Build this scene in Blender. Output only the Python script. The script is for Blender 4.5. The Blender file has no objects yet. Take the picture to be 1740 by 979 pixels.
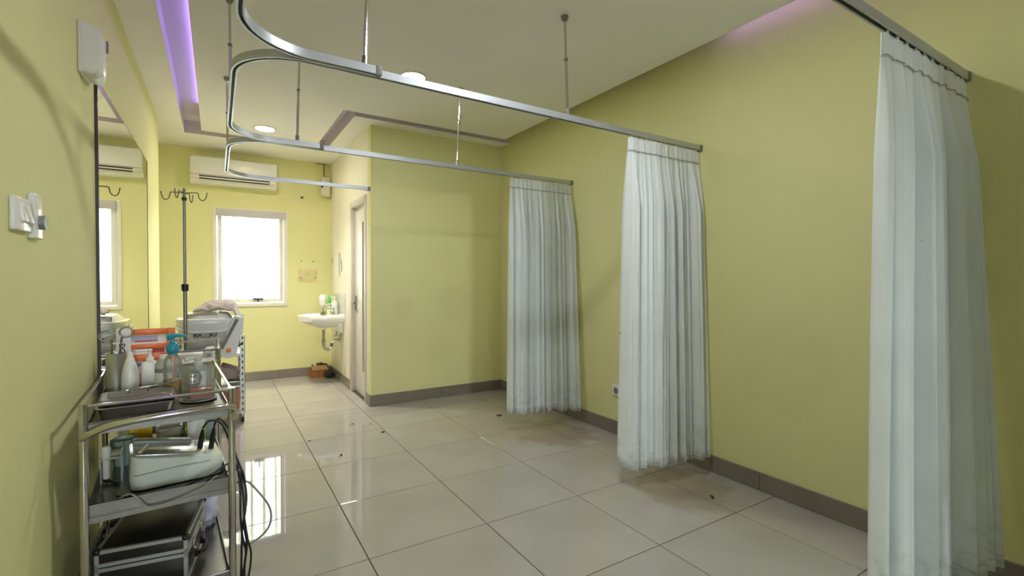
import bpy, bmesh, math, random
from mathutils import Vector, Matrix, noise
PI = math.pi
S = bpy.context.scene
C = S.collection
RND = random.Random(7)

# ------------------------------------------------------------------ camera, sky, exposure
cam_d = bpy.data.cameras.new('camera'); cam_d.sensor_width = 36.0; cam_d.lens = 810.23/1740*36.0
cam_d.clip_start = .02
cam = bpy.data.objects.new('camera', cam_d); C.objects.link(cam); S.camera = cam
_p, _y, _r = -0.0190, 0.5548, 0.0038
_w = Vector((math.sin(_y)*math.cos(_p), math.cos(_y)*math.cos(_p), math.sin(_p)))
_rt = Vector((math.cos(_y), -math.sin(_y), 0)); _up = _rt.cross(_w)
_r0 = _rt*math.cos(_r)+_up*math.sin(_r); _u0 = _up*math.cos(_r)-_rt*math.sin(_r)
M = Matrix((_r0, _u0, -_w)).transposed().to_4x4(); M.translation = (0, 0, 1.2541)
cam.matrix_world = M

world = bpy.data.worlds.new('overcast_sky'); S.world = world; world.use_nodes = True
bg = world.node_tree.nodes['Background']; bg.inputs['Color'].default_value = (.90, .97, 1.0, 1); bg.inputs['Strength'].default_value = 60.0
S.view_settings.view_transform = 'Standard'; S.view_settings.look = 'None'
S.view_settings.exposure = 0.58; S.view_settings.gamma = 1.0; S.view_settings.use_curve_mapping = False
S.cycles.max_bounces = 14; S.cycles.diffuse_bounces = 8; S.cycles.glossy_bounces = 6
S.cycles.transmission_bounces = 8; S.cycles.transparent_max_bounces = 12
S.cycles.sample_clamp_indirect = 6.0; S.cycles.caustics_reflective = False; S.cycles.caustics_refractive = False
S.cycles.use_denoising = True

LAMP_STRENGTH = 140.0      # ceiling downlight discs
LED_STRENGTH = 7.0        # violet strips in the cove

# ------------------------------------------------------------------ helpers
class MB:
    def __init__(s): s.bm = bmesh.new(); s.mi = 0
    def _tag(s, fs):
        for f in fs: f.material_index = s.mi
    def box(s, a, b, bev=0.0, seg=2):
        a, b = Vector(a), Vector(b)
        r = bmesh.ops.create_cube(s.bm, size=1.0, matrix=Matrix.Translation((a+b)/2) @ Matrix.Diagonal((*(b-a), 1)))
        vs = r['verts']; fs = {f for v in vs for f in v.link_faces}; s._tag(fs)
        if bev > 0:
            es = list({e for v in vs for e in v.link_edges})
            q = bmesh.ops.bevel(s.bm, geom=es, offset=bev, segments=seg, affect='EDGES', profile=.5)
            s._tag(q['faces'])
        return s
    def obox(s, c, size, rot, bev=0.0, seg=2):
        m = Matrix.Translation(c) @ rot.to_4x4()
        r = bmesh.ops.create_cube(s.bm, size=1.0, matrix=m @ Matrix.Diagonal((*size, 1)))
        vs = r['verts']; s._tag({f for v in vs for f in v.link_faces})
        if bev > 0:
            q = bmesh.ops.bevel(s.bm, geom=list({e for v in vs for e in v.link_edges}), offset=bev, segments=seg, affect='EDGES', profile=.5)
            s._tag(q['faces'])
        return s
    def ring_loft(s, rings, cap0=True, cap1=True, closed=True):
        vv = [[s.bm.verts.new(p) for p in r] for r in rings]; n = len(vv[0]); fs = []
        for i in range(len(vv)-1):
            for j in range(n if closed else n-1):
                k = (j+1) % n
                fs.append(s.bm.faces.new((vv[i][j], vv[i][k], vv[i+1][k], vv[i+1][j])))
        if cap0: fs.append(s.bm.faces.new(list(reversed(vv[0]))))
        if cap1: fs.append(s.bm.faces.new(vv[-1]))
        s._tag(fs); return s
    def tube(s, pts, r, n=10, closed=False, cap=True):
        pts = [Vector(p) for p in pts]; rings = []; N = len(pts); prev = None
        rr = r if isinstance(r, (list, tuple)) else [r]*N
        for i, p in enumerate(pts):
            if closed: t = pts[(i+1) % N]-pts[i-1]
            else: t = pts[min(i+1, N-1)]-pts[max(i-1, 0)]
            t.normalize()
            if prev is None:
                a = Vector((0, 0, 1)) if abs(t.z) < .9 else Vector((1, 0, 0))
                u = t.cross(a).normalized()
            else:
                u = (prev-t*prev.dot(t)).normalized()
            v = t.cross(u); prev = u
            rings.append([p+(u*math.cos(2*PI*k/n)+v*math.sin(2*PI*k/n))*rr[i] for k in range(n)])
        if closed: rings.append(rings[0]); 
        if closed:
            vv = [[s.bm.verts.new(p) for p in r_] for r_ in rings[:-1]]; fs = []
            for i in range(N):
                for j in range(n):
                    k = (j+1) % n; fs.append(s.bm.faces.new((vv[i][j], vv[i][k], vv[(i+1) % N][k], vv[(i+1) % N][j])))
            s._tag(fs)
        else: s.ring_loft(rings, cap, cap)
        return s
    def cyl(s, p0, p1, r, n=20, r1=None):
        return s.tube([p0, p1], [r, r if r1 is None else r1], n)
    def lathe(s, prof, c=(0, 0, 0), n=28, axis='z', cap0=True, cap1=True):
        c = Vector(c); rings = []
        for (r, h) in prof:
            ring = []
            for k in range(n):
                a = 2*PI*k/n; x, y = max(r, 1e-4)*math.cos(a), max(r, 1e-4)*math.sin(a)
                ring.append(c+(Vector((x, y, h)) if axis == 'z' else Vector((h, x, y)) if axis == 'x' else Vector((y, h, x))))
            rings.append(ring)
        return s.ring_loft(rings, cap0, cap1)
    def prism(s, outline, d0, d1, plane='xy'):
        def P(u, v, w): return (u, v, w) if plane == 'xy' else (u, w, v) if plane == 'xz' else (w, u, v)
        return s.ring_loft([[P(u, v, d0) for u, v in outline], [P(u, v, d1) for u, v in outline]])
    def ball(s, c, r, seg=16, sc=(1, 1, 1)):
        q = bmesh.ops.create_uvsphere(s.bm, u_segments=seg, v_segments=max(6, seg//2), radius=r, matrix=Matrix.Translation(c) @ Matrix.Diagonal((*sc, 1)))
        s._tag({f for v in q['verts'] for f in v.link_faces}); return s
    def sweep(s, path, prof, up=(0, 0, 1)):
        path = [Vector(p) for p in path]; rings = []; N = len(path); up = Vector(up)
        for i, p in enumerate(path):
            t = (path[min(i+1, N-1)]-path[max(i-1, 0)]).normalized(); sd = t.cross(up).normalized()
            rings.append([p+sd*a+up*b for a, b in prof])
        return s.ring_loft(rings)
    def xf(s, m): bmesh.ops.transform(s.bm, matrix=m, verts=s.bm.verts); return s
    def mesh(s, name, mats, ang=35):
        bmesh.ops.recalc_face_normals(s.bm, faces=s.bm.faces)
        for f in s.bm.faces: f.smooth = True
        me = bpy.data.meshes.new(name); s.bm.to_mesh(me); s.bm.free()
        for m in (mats if isinstance(mats, (list, tuple)) else [mats]): me.materials.append(m)
        me.set_sharp_from_angle(angle=math.radians(ang)); return me

def link(o, parent=None):
    C.objects.link(o)
    if parent is not None: o.parent = parent
    return o
def part(name, mb, mat, parent, label=None, ang=35, kind=None):
    o = link(bpy.data.objects.new(name, mb.mesh(name, mat, ang)), parent)
    if label: o['label'] = label
    if kind: o['kind'] = kind
    return o
def tag(o, label, cat, group=None):
    o['label'] = label; o['category'] = cat
    if group: o['group'] = group
    return o
def thing(name, label, cat, loc=(0, 0, 0), rotz=0.0, group=None):
    o = bpy.data.objects.new(name, None); o.empty_display_size = .05
    o.location = loc; o.rotation_euler = (0, 0, rotz); link(o)
    return tag(o, label, cat, group)
def solo(name, mb, mat, label, cat, loc=(0, 0, 0), rotz=0.0, group=None, ang=35):
    o = link(bpy.data.objects.new(name, mb.mesh(name, mat, ang))); o.location = loc; o.rotation_euler = (0, 0, rotz)
    return tag(o, label, cat, group)
def struct(name, mb, mat, label, cat='wall', parent=None):
    o = link(bpy.data.objects.new(name, mb.mesh(name, mat)), parent)
    if parent is None: o['kind'] = 'structure'; o['label'] = label; o['category'] = cat
    return o
def bez(p0, p1, p2, p3, n=16):
    p0, p1, p2, p3 = map(Vector, (p0, p1, p2, p3))
    return [p0*(1-t)**3+p1*3*t*(1-t)**2+p2*3*t*t*(1-t)+p3*t**3 for t in [i/n for i in range(n+1)]]
def spline(P, n=8):
    P = [Vector(p) for p in P]; out = []
    for i in range(len(P)-1):
        a, b, c, d = P[max(i-1, 0)], P[i], P[i+1], P[min(i+2, len(P)-1)]
        for k in range(n):
            t = k/n
            out.append(.5*((2*b)+(c-a)*t+(2*a-5*b+4*c-d)*t*t+(3*b-a-3*c+d)*t**3))
    return out+[P[-1]]
def rrect(x0, y0, x1, y1, r, n=5):
    o = []
    for cx, cy, a0 in ((x1-r, y0+r, -PI/2), (x1-r, y1-r, 0), (x0+r, y1-r, PI/2), (x0+r, y0+r, PI)):
        for k in range(n+1):
            a = a0+PI/2*k/n; o.append((cx+r*math.cos(a), cy+r*math.sin(a)))
    return o
def text_mesh(name, body, size, mat, parent, m, extrude=.0006, label=None, bold=0.0):
    cu = bpy.data.curves.new(name, 'FONT'); cu.body = body; cu.size = size; cu.extrude = extrude; cu.align_x = 'CENTER'; cu.align_y = 'CENTER'; cu.offset = bold
    t = bpy.data.objects.new(name+'_src', cu); C.objects.link(t)
    dg = bpy.context.evaluated_depsgraph_get(); dg.update()
    me = bpy.data.meshes.new_from_object(t.evaluated_get(dg)); me.transform(m)
    bpy.data.objects.remove(t); me.materials.clear(); me.materials.append(mat)
    o = link(bpy.data.objects.new(name, me), parent)
    if label: o['label'] = label
    return o

# ------------------------------------------------------------------ materials
def mat(name, col, rough=.5, metal=0.0, bump=0.0, bscale=80., var=0.0, vscale=3., emit=None, estr=0.0, trans=0.0, ior=1.45, coat=0.0, sheen=0.0, spec=.5, alpha=1.0):
    m = bpy.data.materials.new(name); m.use_nodes = True; nt = m.node_tree; b = nt.nodes['Principled BSDF']
    b.inputs['Base Color'].default_value = (*col, 1); b.inputs['Roughness'].default_value = rough; b.inputs['Metallic'].default_value = metal
    b.inputs['IOR'].default_value = ior; b.inputs['Transmission Weight'].default_value = trans; b.inputs['Coat Weight'].default_value = coat
    b.inputs['Sheen Weight'].default_value = sheen; b.inputs['Specular IOR Level'].default_value = spec; b.inputs['Alpha'].default_value = alpha
    if emit: b.inputs['Emission Color'].default_value = (*emit, 1); b.inputs['Emission Strength'].default_value = estr
    geo = nt.nodes.new('ShaderNodeTexCoord')
    n = nt.nodes.new('ShaderNodeTexNoise'); n.inputs['Scale'].default_value = vscale; n.inputs['Detail'].default_value = 5
    nt.links.new(geo.outputs['Object'], n.inputs['Vector'])
    if var > 0:
        r = nt.nodes.new('ShaderNodeMapRange'); r.inputs[1].default_value = .3; r.inputs[2].default_value = .7; r.inputs[3].default_value = 1-var; r.inputs[4].default_value = 1+var*.4
        nt.links.new(n.outputs['Fac'], r.inputs[0])
        x = nt.nodes.new('ShaderNodeMix'); x.data_type = 'RGBA'; x.blend_type = 'MULTIPLY'; x.inputs[0].default_value = 1
        x.inputs[6].default_value = (*col, 1); nt.links.new(r.outputs[0], x.inputs[7]); nt.links.new(x.outputs[2], b.inputs['Base Color'])
    if bump > 0:
        n2 = nt.nodes.new('ShaderNodeTexNoise'); n2.inputs['Scale'].default_value = bscale; n2.inputs['Detail'].default_value = 3
        nt.links.new(geo.outputs['Object'], n2.inputs['Vector'])
        bp = nt.nodes.new('ShaderNodeBump'); bp.inputs['Strength'].default_value = bump; bp.inputs['Distance'].default_value = .002
        nt.links.new(n2.outputs['Fac'], bp.inputs['Height']); nt.links.new(bp.outputs['Normal'], b.inputs['Normal'])
    return m
def nd(m, t): return m.node_tree.nodes.new(t)
def base_of(m):
    b = m.node_tree.nodes['Principled BSDF']; l = b.inputs['Base Color'].links
    return b, (l[0].from_socket if l else None)
def overlay(m, col, mask):       # mixes a stain colour over the base colour where mask is 1
    nt = m.node_tree; b, src = base_of(m); x = nd(m, 'ShaderNodeMix'); x.data_type = 'RGBA'
    if src: nt.links.new(src, x.inputs[6])
    else: x.inputs[6].default_value = b.inputs['Base Color'].default_value
    x.inputs[7].default_value = (*col, 1); nt.links.new(mask, x.inputs[0]); nt.links.new(x.outputs[2], b.inputs['Base Color'])
def blob_mask(m, pos, rad, amt, nscale=6., namp=.5, sy=1.0):   # a patch with an uneven rim around a world point
    nt = m.node_tree; g = nd(m, 'ShaderNodeNewGeometry')
    s1 = nd(m, 'ShaderNodeVectorMath'); s1.operation = 'SUBTRACT'; s1.inputs[1].default_value = pos; nt.links.new(g.outputs['Position'], s1.inputs[0])
    s2 = nd(m, 'ShaderNodeVectorMath'); s2.operation = 'MULTIPLY'; s2.inputs[1].default_value = (1/rad, sy/rad, 1/rad); nt.links.new(s1.outputs[0], s2.inputs[0])
    ln = nd(m, 'ShaderNodeVectorMath'); ln.operation = 'LENGTH'; nt.links.new(s2.outputs[0], ln.inputs[0])
    n = nd(m, 'ShaderNodeTexNoise'); n.inputs['Scale'].default_value = nscale; n.inputs['Detail'].default_value = 6; nt.links.new(g.outputs['Position'], n.inputs['Vector'])
    ad = nd(m, 'ShaderNodeMath'); ad.operation = 'MULTIPLY_ADD'; ad.inputs[1].default_value = namp*2; nt.links.new(n.outputs['Fac'], ad.inputs[0]); nt.links.new(ln.outputs['Value'], ad.inputs[2])
    r = nd(m, 'ShaderNodeMapRange'); r.inputs[1].default_value = .75+namp; r.inputs[2].default_value = 1.15+namp; r.inputs[3].default_value = amt; r.inputs[4].default_value = 0
    r.clamp = True; nt.links.new(ad.outputs[0], r.inputs[0]); return r.outputs[0]

WALLC = (.765, .75, .39)
wall_m = mat('yellow_wall_paint', WALLC, .62, bump=.12, bscale=160, var=.03, vscale=1.6, spec=.06)
cream_wall_m = mat('cream_wall_paint', (.85, .82, .70), .62, bump=.12, bscale=160, var=.03, vscale=1.6, spec=.06)
for p, r_, a in (((1.6, 4.67, .95), .12, .10), ((2.2, 4.67, 1.0), .22, .09), ((2.0, 4.67, .5), .16, .07), ((2.75, 1.5, .75), .3, .08)):
    overlay(wall_m, (.42, .38, .18), blob_mask(wall_m, p, r_, a, 9, .6))
patch_m = mat('bare_patch', (.72, .65, .33), .8, bump=.3, bscale=60, var=.2, vscale=14)
ceil_m = mat('ceiling_paint', (.93, .925, .93), .75, bump=.06, bscale=90, var=.03, vscale=1.2, spec=.25)
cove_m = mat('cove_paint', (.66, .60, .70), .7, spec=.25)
tile_m = mat('polished_tile', (.42, .40, .375), .02, var=.09, vscale=2.2, spec=.7)
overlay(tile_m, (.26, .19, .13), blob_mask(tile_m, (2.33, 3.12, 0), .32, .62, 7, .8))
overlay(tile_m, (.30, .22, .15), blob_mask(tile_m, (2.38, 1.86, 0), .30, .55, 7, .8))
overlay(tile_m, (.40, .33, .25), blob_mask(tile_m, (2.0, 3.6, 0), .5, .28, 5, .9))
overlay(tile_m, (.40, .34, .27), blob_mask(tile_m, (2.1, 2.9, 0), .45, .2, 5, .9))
grout_m = mat('dark_grout', (.07, .06, .05), .9)
plinth_m = mat('taupe_plinth_tile', (.235, .205, .175), .18, var=.12, vscale=5)
alu_m = mat('satin_aluminium', (.50, .53, .58), .42, .75, bump=.05, bscale=300)
dark_alu_m = mat('dark_slot', (.06, .06, .06), .6)
chrome_m = mat('chrome', (.60, .585, .55), .14, 1.0)
steel_m = mat('brushed_steel', (.40, .39, .365), .30, 1.0, bump=.1, bscale=220, var=.1, vscale=8)
steel_dull_m = mat('dull_steel', (.27, .265, .25), .38, 1.0, var=.15, vscale=9)
white_m = mat('white_plastic', (.80, .80, .77), .3)
offwhite_m = mat('ivory_plastic', (.74, .71, .60), .4)
gloss_m = mat('glossy_white_plastic', (.76, .77, .76), .25, coat=.15)
pale_m = mat('pale_mint_plastic', (.74, .80, .76), .16, coat=.4)
frame_m = mat('cream_window_frame', (.80, .77, .68), .4)
door_m = mat('white_door_paint', (.80, .77, .74), .35)
doorframe_m = mat('greige_door_frame', (.66, .60, .55), .4)
ceramic_m = mat('white_ceramic', (.88, .87, .84), .08, coat=.5)
black_m = mat('black_plastic', (.012, .012, .013), .35)
rubber_m = mat('black_rubber', (.02, .02, .02), .7)
grey_m = mat('grey_plastic', (.22, .22, .21), .45)
lgrey_m = mat('light_grey_blind', (.56, .54, .56), .7)
teal_m = mat('teal_plastic', (.02, .27, .40), .3)
orange_m = mat('orange_plastic', (.78, .17, .04), .35)
yellow_m = mat('yellow_plastic', (.80, .50, .02), .4)
green_m = mat('green_plastic', (.10, .55, .12), .35)
lime_m = mat('lime_card', (.42, .62, .06), .5)
navy_m = mat('navy_fabric', (.012, .014, .10), .85, bump=.4, bscale=50)
cloth_m = mat('grey_mauve_cloth', (.31, .27, .26), .95, bump=.3, bscale=120, sheen=.3)
brown_m = mat('brown_card', (.42, .17, .08), .8, var=.2, vscale=14)
salmon_m = mat('salmon_card', (.55, .25, .18), .7)
mauve_m = mat('mauve_card', (.40, .31, .29), .8)
paper_m = mat('white_paper', (.82, .81, .78), .8)
card_m = mat('white_card', (.76, .75, .72), .6)
bluegrey_m = mat('blue_grey_card', (.28, .34, .38), .6)
lavender_m = mat('lavender_plastic_bag', (.60, .58, .72), .3, bump=.6, bscale=30)
ink_m = mat('black_print', (.03, .03, .03), .6)
print_grey_m = mat('grey_print', (.25, .25, .27), .6)
print_blue_m = mat('blue_grey_print', (.45, .46, .66), .6)
print_red_m = mat('red_print', (.5, .05, .04), .6)
caselid_m = mat('black_case_panel', (.018, .016, .016), .32, bump=.15, bscale=200)
mirror_m = mat('mirror_silver', (.88, .90, .88), .0, 1.0)
wood_m = mat('dark_mirror_edge', (.05, .035, .05), .35)
copper_m = mat('copper_disc', (.45, .13, .05), .35, .6)
tubing_m = mat('grey_tubing', (.28, .27, .22), .4)
mint_m = mat('mint_plastic', (.46, .58, .50), .35)
debris_m = mat('dry_leaf_bits', (.06, .04, .03), .8)
screen_m = mat('beige_display', (.48, .42, .34), .3)
liqy_m = mat('amber_liquid', (.78, .45, .09), .1, trans=.1, ior=1.33)
liqr_m = mat('red_liquid', (.95, .10, .03), .08, trans=.15, ior=1.33)
led_m = mat('violet_led', (.3, .2, .6), .5, emit=(.50, .32, 1.0), estr=LED_STRENGTH)
lamp_far_m = mat('warm_lamp_lens', (.9, .9, .9), .5, emit=(1.0, .90, .74), estr=LAMP_STRENGTH*.85)
lamp_near_m = mat('cool_lamp_lens', (.9, .9, .9), .5, emit=(.97, .985, 1.0), estr=LAMP_STRENGTH*1.35)
lamp_m = mat('lamp_lens', (.9, .9, .9), .5, emit=(.97, .985, 1.0), estr=LAMP_STRENGTH*.85)
def clear_mat(name, tint=(1, 1, 1), refl=.09, rough=.02, milky=0.0):
    m = bpy.data.materials.new(name); m.use_nodes = True; nt = m.node_tree; nt.nodes.clear()
    o = nt.nodes.new('ShaderNodeOutputMaterial'); t = nt.nodes.new('ShaderNodeBsdfTransparent'); t.inputs[0].default_value = (*tint, 1)
    g = nt.nodes.new('ShaderNodeBsdfGlossy'); g.inputs['Roughness'].default_value = rough; g.inputs['Color'].default_value = (1, 1, 1, 1)
    f = nt.nodes.new('ShaderNodeLayerWeight'); f.inputs['Blend'].default_value = .35
    mr = nt.nodes.new('ShaderNodeMapRange'); mr.inputs[3].default_value = refl; mr.inputs[4].default_value = .85; nt.links.new(f.outputs['Fresnel'], mr.inputs[0])
    x = nt.nodes.new('ShaderNodeMixShader'); nt.links.new(mr.outputs[0], x.inputs[0]); nt.links.new(t.outputs[0], x.inputs[1]); nt.links.new(g.outputs[0], x.inputs[2])
    last = x.outputs[0]
    if milky > 0:
        d = nt.nodes.new('ShaderNodeBsdfDiffuse'); d.inputs[0].default_value = (.85, .87, .85, 1)
        y = nt.nodes.new('ShaderNodeMixShader'); y.inputs[0].default_value = milky; nt.links.new(last, y.inputs[1]); nt.links.new(d.outputs[0], y.inputs[2]); last = y.outputs[0]
    nt.links.new(last, o.inputs[0]); return m
glass_m = clear_mat('window_glass', (.97, .98, .97), .05, 0.0)
clear_m = clear_mat('clear_plastic', (.93, .95, .94), .015, .05, .10)
milky_m = clear_mat('milky_plastic', (.90, .93, .90), .06, .15, .45)
# curtain fabric with grime towards the hem
curt_m = mat('pale_blue_curtain', (.87, .91, .93), .9, bump=.25, bscale=260, var=.05, vscale=5, sheen=.2)
def curtain_grime(m):
    nt = m.node_tree; g = nd(m, 'ShaderNodeNewGeometry'); sp = nd(m, 'ShaderNodeSeparateXYZ'); nt.links.new(g.outputs['Position'], sp.inputs[0])
    r = nd(m, 'ShaderNodeMapRange'); r.inputs[1].default_value = .12; r.inputs[2].default_value = .42; r.inputs[3].default_value = .5; r.inputs[4].default_value = 0
    nt.links.new(sp.outputs['Z'], r.inputs[0])
    n = nd(m, 'ShaderNodeTexNoise'); n.inputs['Scale'].default_value = 22; n.inputs['Detail'].default_value = 6; nt.links.new(g.outputs['Position'], n.inputs['Vector'])
    q = nd(m, 'ShaderNodeMapRange'); q.inputs[1].default_value = .50; q.inputs[2].default_value = .72; nt.links.new(n.outputs['Fac'], q.inputs[0])
    p = nd(m, 'ShaderNodeMath'); p.operation = 'MULTIPLY'; nt.links.new(r.outputs[0], p.inputs[0]); nt.links.new(q.outputs[0], p.inputs[1])
    overlay(m, (.24, .25, .22), p.outputs[0])
    n2 = nd(m, 'ShaderNodeTexNoise'); n2.inputs['Scale'].default_value = 34; nt.links.new(g.outputs['Position'], n2.inputs['Vector'])
    q2 = nd(m, 'ShaderNodeMapRange'); q2.inputs[1].default_value = .775; q2.inputs[2].default_value = .80; q2.inputs[4].default_value = .7; nt.links.new(n2.outputs['Fac'], q2.inputs[0])
    overlay(m, (.12, .12, .12), q2.outputs[0])
    b = m.node_tree.nodes['Principled BSDF']; out = m.node_tree.nodes['Material Output']
    tr = nd(m, 'ShaderNodeBsdfTranslucent'); tr.inputs[0].default_value = (.88, .91, .93, 1)
    mx = nd(m, 'ShaderNodeMixShader'); mx.inputs[0].default_value = .24
    nt.links.new(b.outputs[0], mx.inputs[1]); nt.links.new(tr.outputs[0], mx.inputs[2]); nt.links.new(mx.outputs[0], out.inputs[0])
curtain_grime(curt_m)

# ------------------------------------------------------------------ the room
XL, XR, XW, YP, YB, YF, ZC, ZT = -.46, 2.75, 1.279, 4.677, 6.593, -4.5, 2.745, 2.92
XN = -.62                                   # the niche past the end of the left wall
# floor: grout bed + 60 cm tiles
fb = MB().box((XN-.1, YF-.1, -.12), (XR+.1, YB+.1, -.0025))
floor = struct('floor', fb, grout_m, 'polished cream tile floor with dark joints', 'floor')
_full = None
def tile(x0, x1, y0, y1):
    global _full
    g = .0022
    if x1-x0 < .03 or y1-y0 < .03: return
    full = abs(x1-x0-.6) < 1e-6 and abs(y1-y0-.6) < 1e-6
    if full and _full: me = _full
    else:
        w, d = (x1-x0)/2-g, (y1-y0)/2-g; b = .0012
        mb = MB(); mb.ring_loft([[(-w, -d, -.009), (w, -d, -.009), (w, d, -.009), (-w, d, -.009)], [(-w, -d, -b), (w, -d, -b), (w, d, -b), (-w, d, -b)], [(-w+b, -d+b, 0), (w-b, -d+b, 0), (w-b, d-b, 0), (-w+b, d-b, 0)]])
        me = mb.mesh('tile', tile_m, 20)
        for p in me.polygons: p.use_smooth = False
        if full: _full = me
    o = link(bpy.data.objects.new('tile', me), floor); o.location = ((x0+x1)/2, (y0+y1)/2, 0)
GX, GY, T = -.0296, 3.3255, .6
for i in range(-2, 6):
    for j in range(-6, 15):
        x0, x1 = GX+i*T, GX+(i+1)*T; y0, y1 = GY+(j-1)*T, GY+j*T
        for (ax, bx, ay, by) in ((XL, XR, YF, YP), (XL, XW, YP, 5.62), (XN, XW, 5.62, YB)):
            c0, c1, d0, d1 = max(x0, ax), min(x1, bx), max(y0, ay), min(y1, by)
            if c1 > c0 and d1 > d0: tile(c0, c1, d0, d1)
# walls
struct('wall_left', MB().box((XL-.16, YF-.1, -.1), (XL, 5.62, ZT)).box((XN-.16, 5.62, -.1), (XN, YB+.1, ZT)), wall_m, 'pale yellow wall with the mirror and switch')
struct('wall_right', MB().box((XR, YF-.1, -.1), (XR+.14, YB+.1, ZT)), wall_m, 'long pale yellow wall beside the curtains')
FX0, FX1, FZ0, FZ1 = -.10, .62, 1.00, 2.10     # added window behind the viewer, lets in frontal light
struct('wall_front', MB().box((XL-.1, YF-.14, -.1), (FX0, YF, ZT)).box((FX1, YF-.14, -.1), (XR+.1, YF, ZT)).box((FX0, YF-.14, -.1), (FX1, YF, FZ0)).box((FX0, YF-.14, FZ1), (FX1, YF, ZT)), ceil_m, 'white wall with an added window far behind the viewer')
WX0, WX1, WZ0, WZ1 = -.035, .765, .905, 2.085
struct('wall_back', MB().box((XN-.1, YB, -.1), (WX0, YB+.16, ZT)).box((WX1, YB, -.1), (XW+.2, YB+.16, ZT)).box((WX0, YB, -.1), (WX1, YB+.16, WZ0)).box((WX0, YB, WZ1), (WX1, YB+.16, ZT)), wall_m, 'yellow end wall with the window and air conditioner')
struct('wall_partition', MB().box((XW, YP, -.1), (XR, YP+.1, ZT)), wall_m, 'yellow partition wall facing the camera behind the first curtain')
DY0, DY1, DZ = 4.85, 5.485, 2.065
struct('wall_recess', MB().box((XW, YP+.1, -.1), (XW+.1, DY0, ZT)).box((XW, DY1, -.1), (XW+.1, YB, ZT)).box((XW, DY0, DZ), (XW+.1, DY1, ZT)), cream_wall_m, 'pale cream side wall with the door and wash basin')
# ceiling: dropped ring and island with a cove channel between, open cove along the right wall
IX0, IX1, IX2, IY1, IY2 = -.12, .965, 2.635, 4.40, 5.785
RX0, RX1, RY1, RY2 = -.27, 1.09, 4.51, 5.95
cb = MB()
cb.ring_loft([[(IX0, YF, ZC), (IX2, YF, ZC), (IX2, IY1, ZC), (IX1, IY1, ZC), (IX1, IY2, ZC), (IX0, IY2, ZC)], [(IX0, YF, ZT-.05), (IX2, YF, ZT-.05), (IX2, IY1, ZT-.05), (IX1, IY1, ZT-.05), (IX1, IY2, ZT-.05), (IX0, IY2, ZT-.05)]])
cb.box((XN-.1, YF, ZC), (RX0, YB, ZT-.05)).box((RX0, RY2, ZC), (XW, YB, ZT-.05)).box((RX1, YP, ZC), (XW, RY2, ZT-.05)).box((RX1, RY1, ZC), (XR, YP, ZT-.05))
cb.bm.normal_update()
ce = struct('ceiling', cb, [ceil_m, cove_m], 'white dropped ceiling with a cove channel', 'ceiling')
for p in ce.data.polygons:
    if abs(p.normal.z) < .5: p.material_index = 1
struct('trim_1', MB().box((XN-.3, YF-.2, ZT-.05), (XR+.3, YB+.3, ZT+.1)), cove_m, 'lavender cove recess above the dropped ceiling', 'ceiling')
# violet led strips hidden in the coves
solo('led_strip', MB().box((IX0-.004, YF+.1, 2.845), (IX0, 5.30, 2.858)), led_m, 'violet light strip tucked inside the left ceiling cove', 'light strip')
solo('led_strip', MB().box((IX2, YF+.1, 2.845), (IX2+.004, 1.85, 2.858)), led_m, 'violet light strip tucked above the right ceiling edge', 'light strip')
ground_m = mat('outdoor_concrete', (.48, .47, .45), .9, var=.2)
struct('ground_added_outside', MB().box((-14, YB+.17, -.4), (14, YB+24, -.13)).box((-14, YF-24, -.4), (14, YF-.15, -.13)), ground_m, 'unseen grey concrete ground added outside the windows', 'ground')  # unseen ground, added to dim sky light from below
struct('wall_added_outside', MB().box((-9, YB+4.0, -.13), (9, YB+4.3, 5.0)), mat('outdoor_white_render', (.74, .74, .72), .9, var=.08), 'unseen pale wall added outside the window to block low sky light')  # unseen facade, added to cut daylight near the horizon
# plinth tiles along the walls
def plinth(name, a, b, nrm, label, h=.108, th=.013):
    a, b = Vector((*a, 0)), Vector((*b, 0)); d = (b-a); L = d.length; d.normalize(); n = Vector((*nrm, 0))
    o = bpy.data.objects.new(name, None); o['kind'] = 'structure'; o['label'] = label; o['category'] = 'baseboard'; link(o)
    k = max(1, round(L/.6)); s = L/k
    for i in range(k):
        p, q = a+d*(s*i+.0012), a+d*(s*(i+1)-.0012)
        lo = [min(p[c], q[c], (p+n*th)[c], (q+n*th)[c]) for c in (0, 1)]; hi = [max(p[c], q[c], (p+n*th)[c], (q+n*th)[c]) for c in (0, 1)]
        part('plinth_tile', MB().box((*lo, 0), (*hi, h), .003, 1), plinth_m, o)
plinth('baseboard_right', (XR, YF+.02), (XR, YP-.014), (-1, 0), 'taupe tile skirting along the right wall')
plinth('baseboard_partition', (XW-.013, YP), (XR, YP), (0, -1), 'taupe tile skirting under the partition')
plinth('baseboard_recess', (XW, DY1+.03), (XW, YB-.014), (-1, 0), 'taupe tile skirting below the wash basin')
plinth('baseboard_corner', (XW, YP), (XW, DY0-.03), (-1, 0), 'short taupe skirting between partition corner and door')
plinth('baseboard_back', (XN, YB), (XW, YB), (0, -1), 'taupe tile skirting under the window')
plinth('baseboard_left', (XL, YF+.02), (XL, 5.6), (1, 0), 'taupe tile skirting along the left wall')

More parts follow.
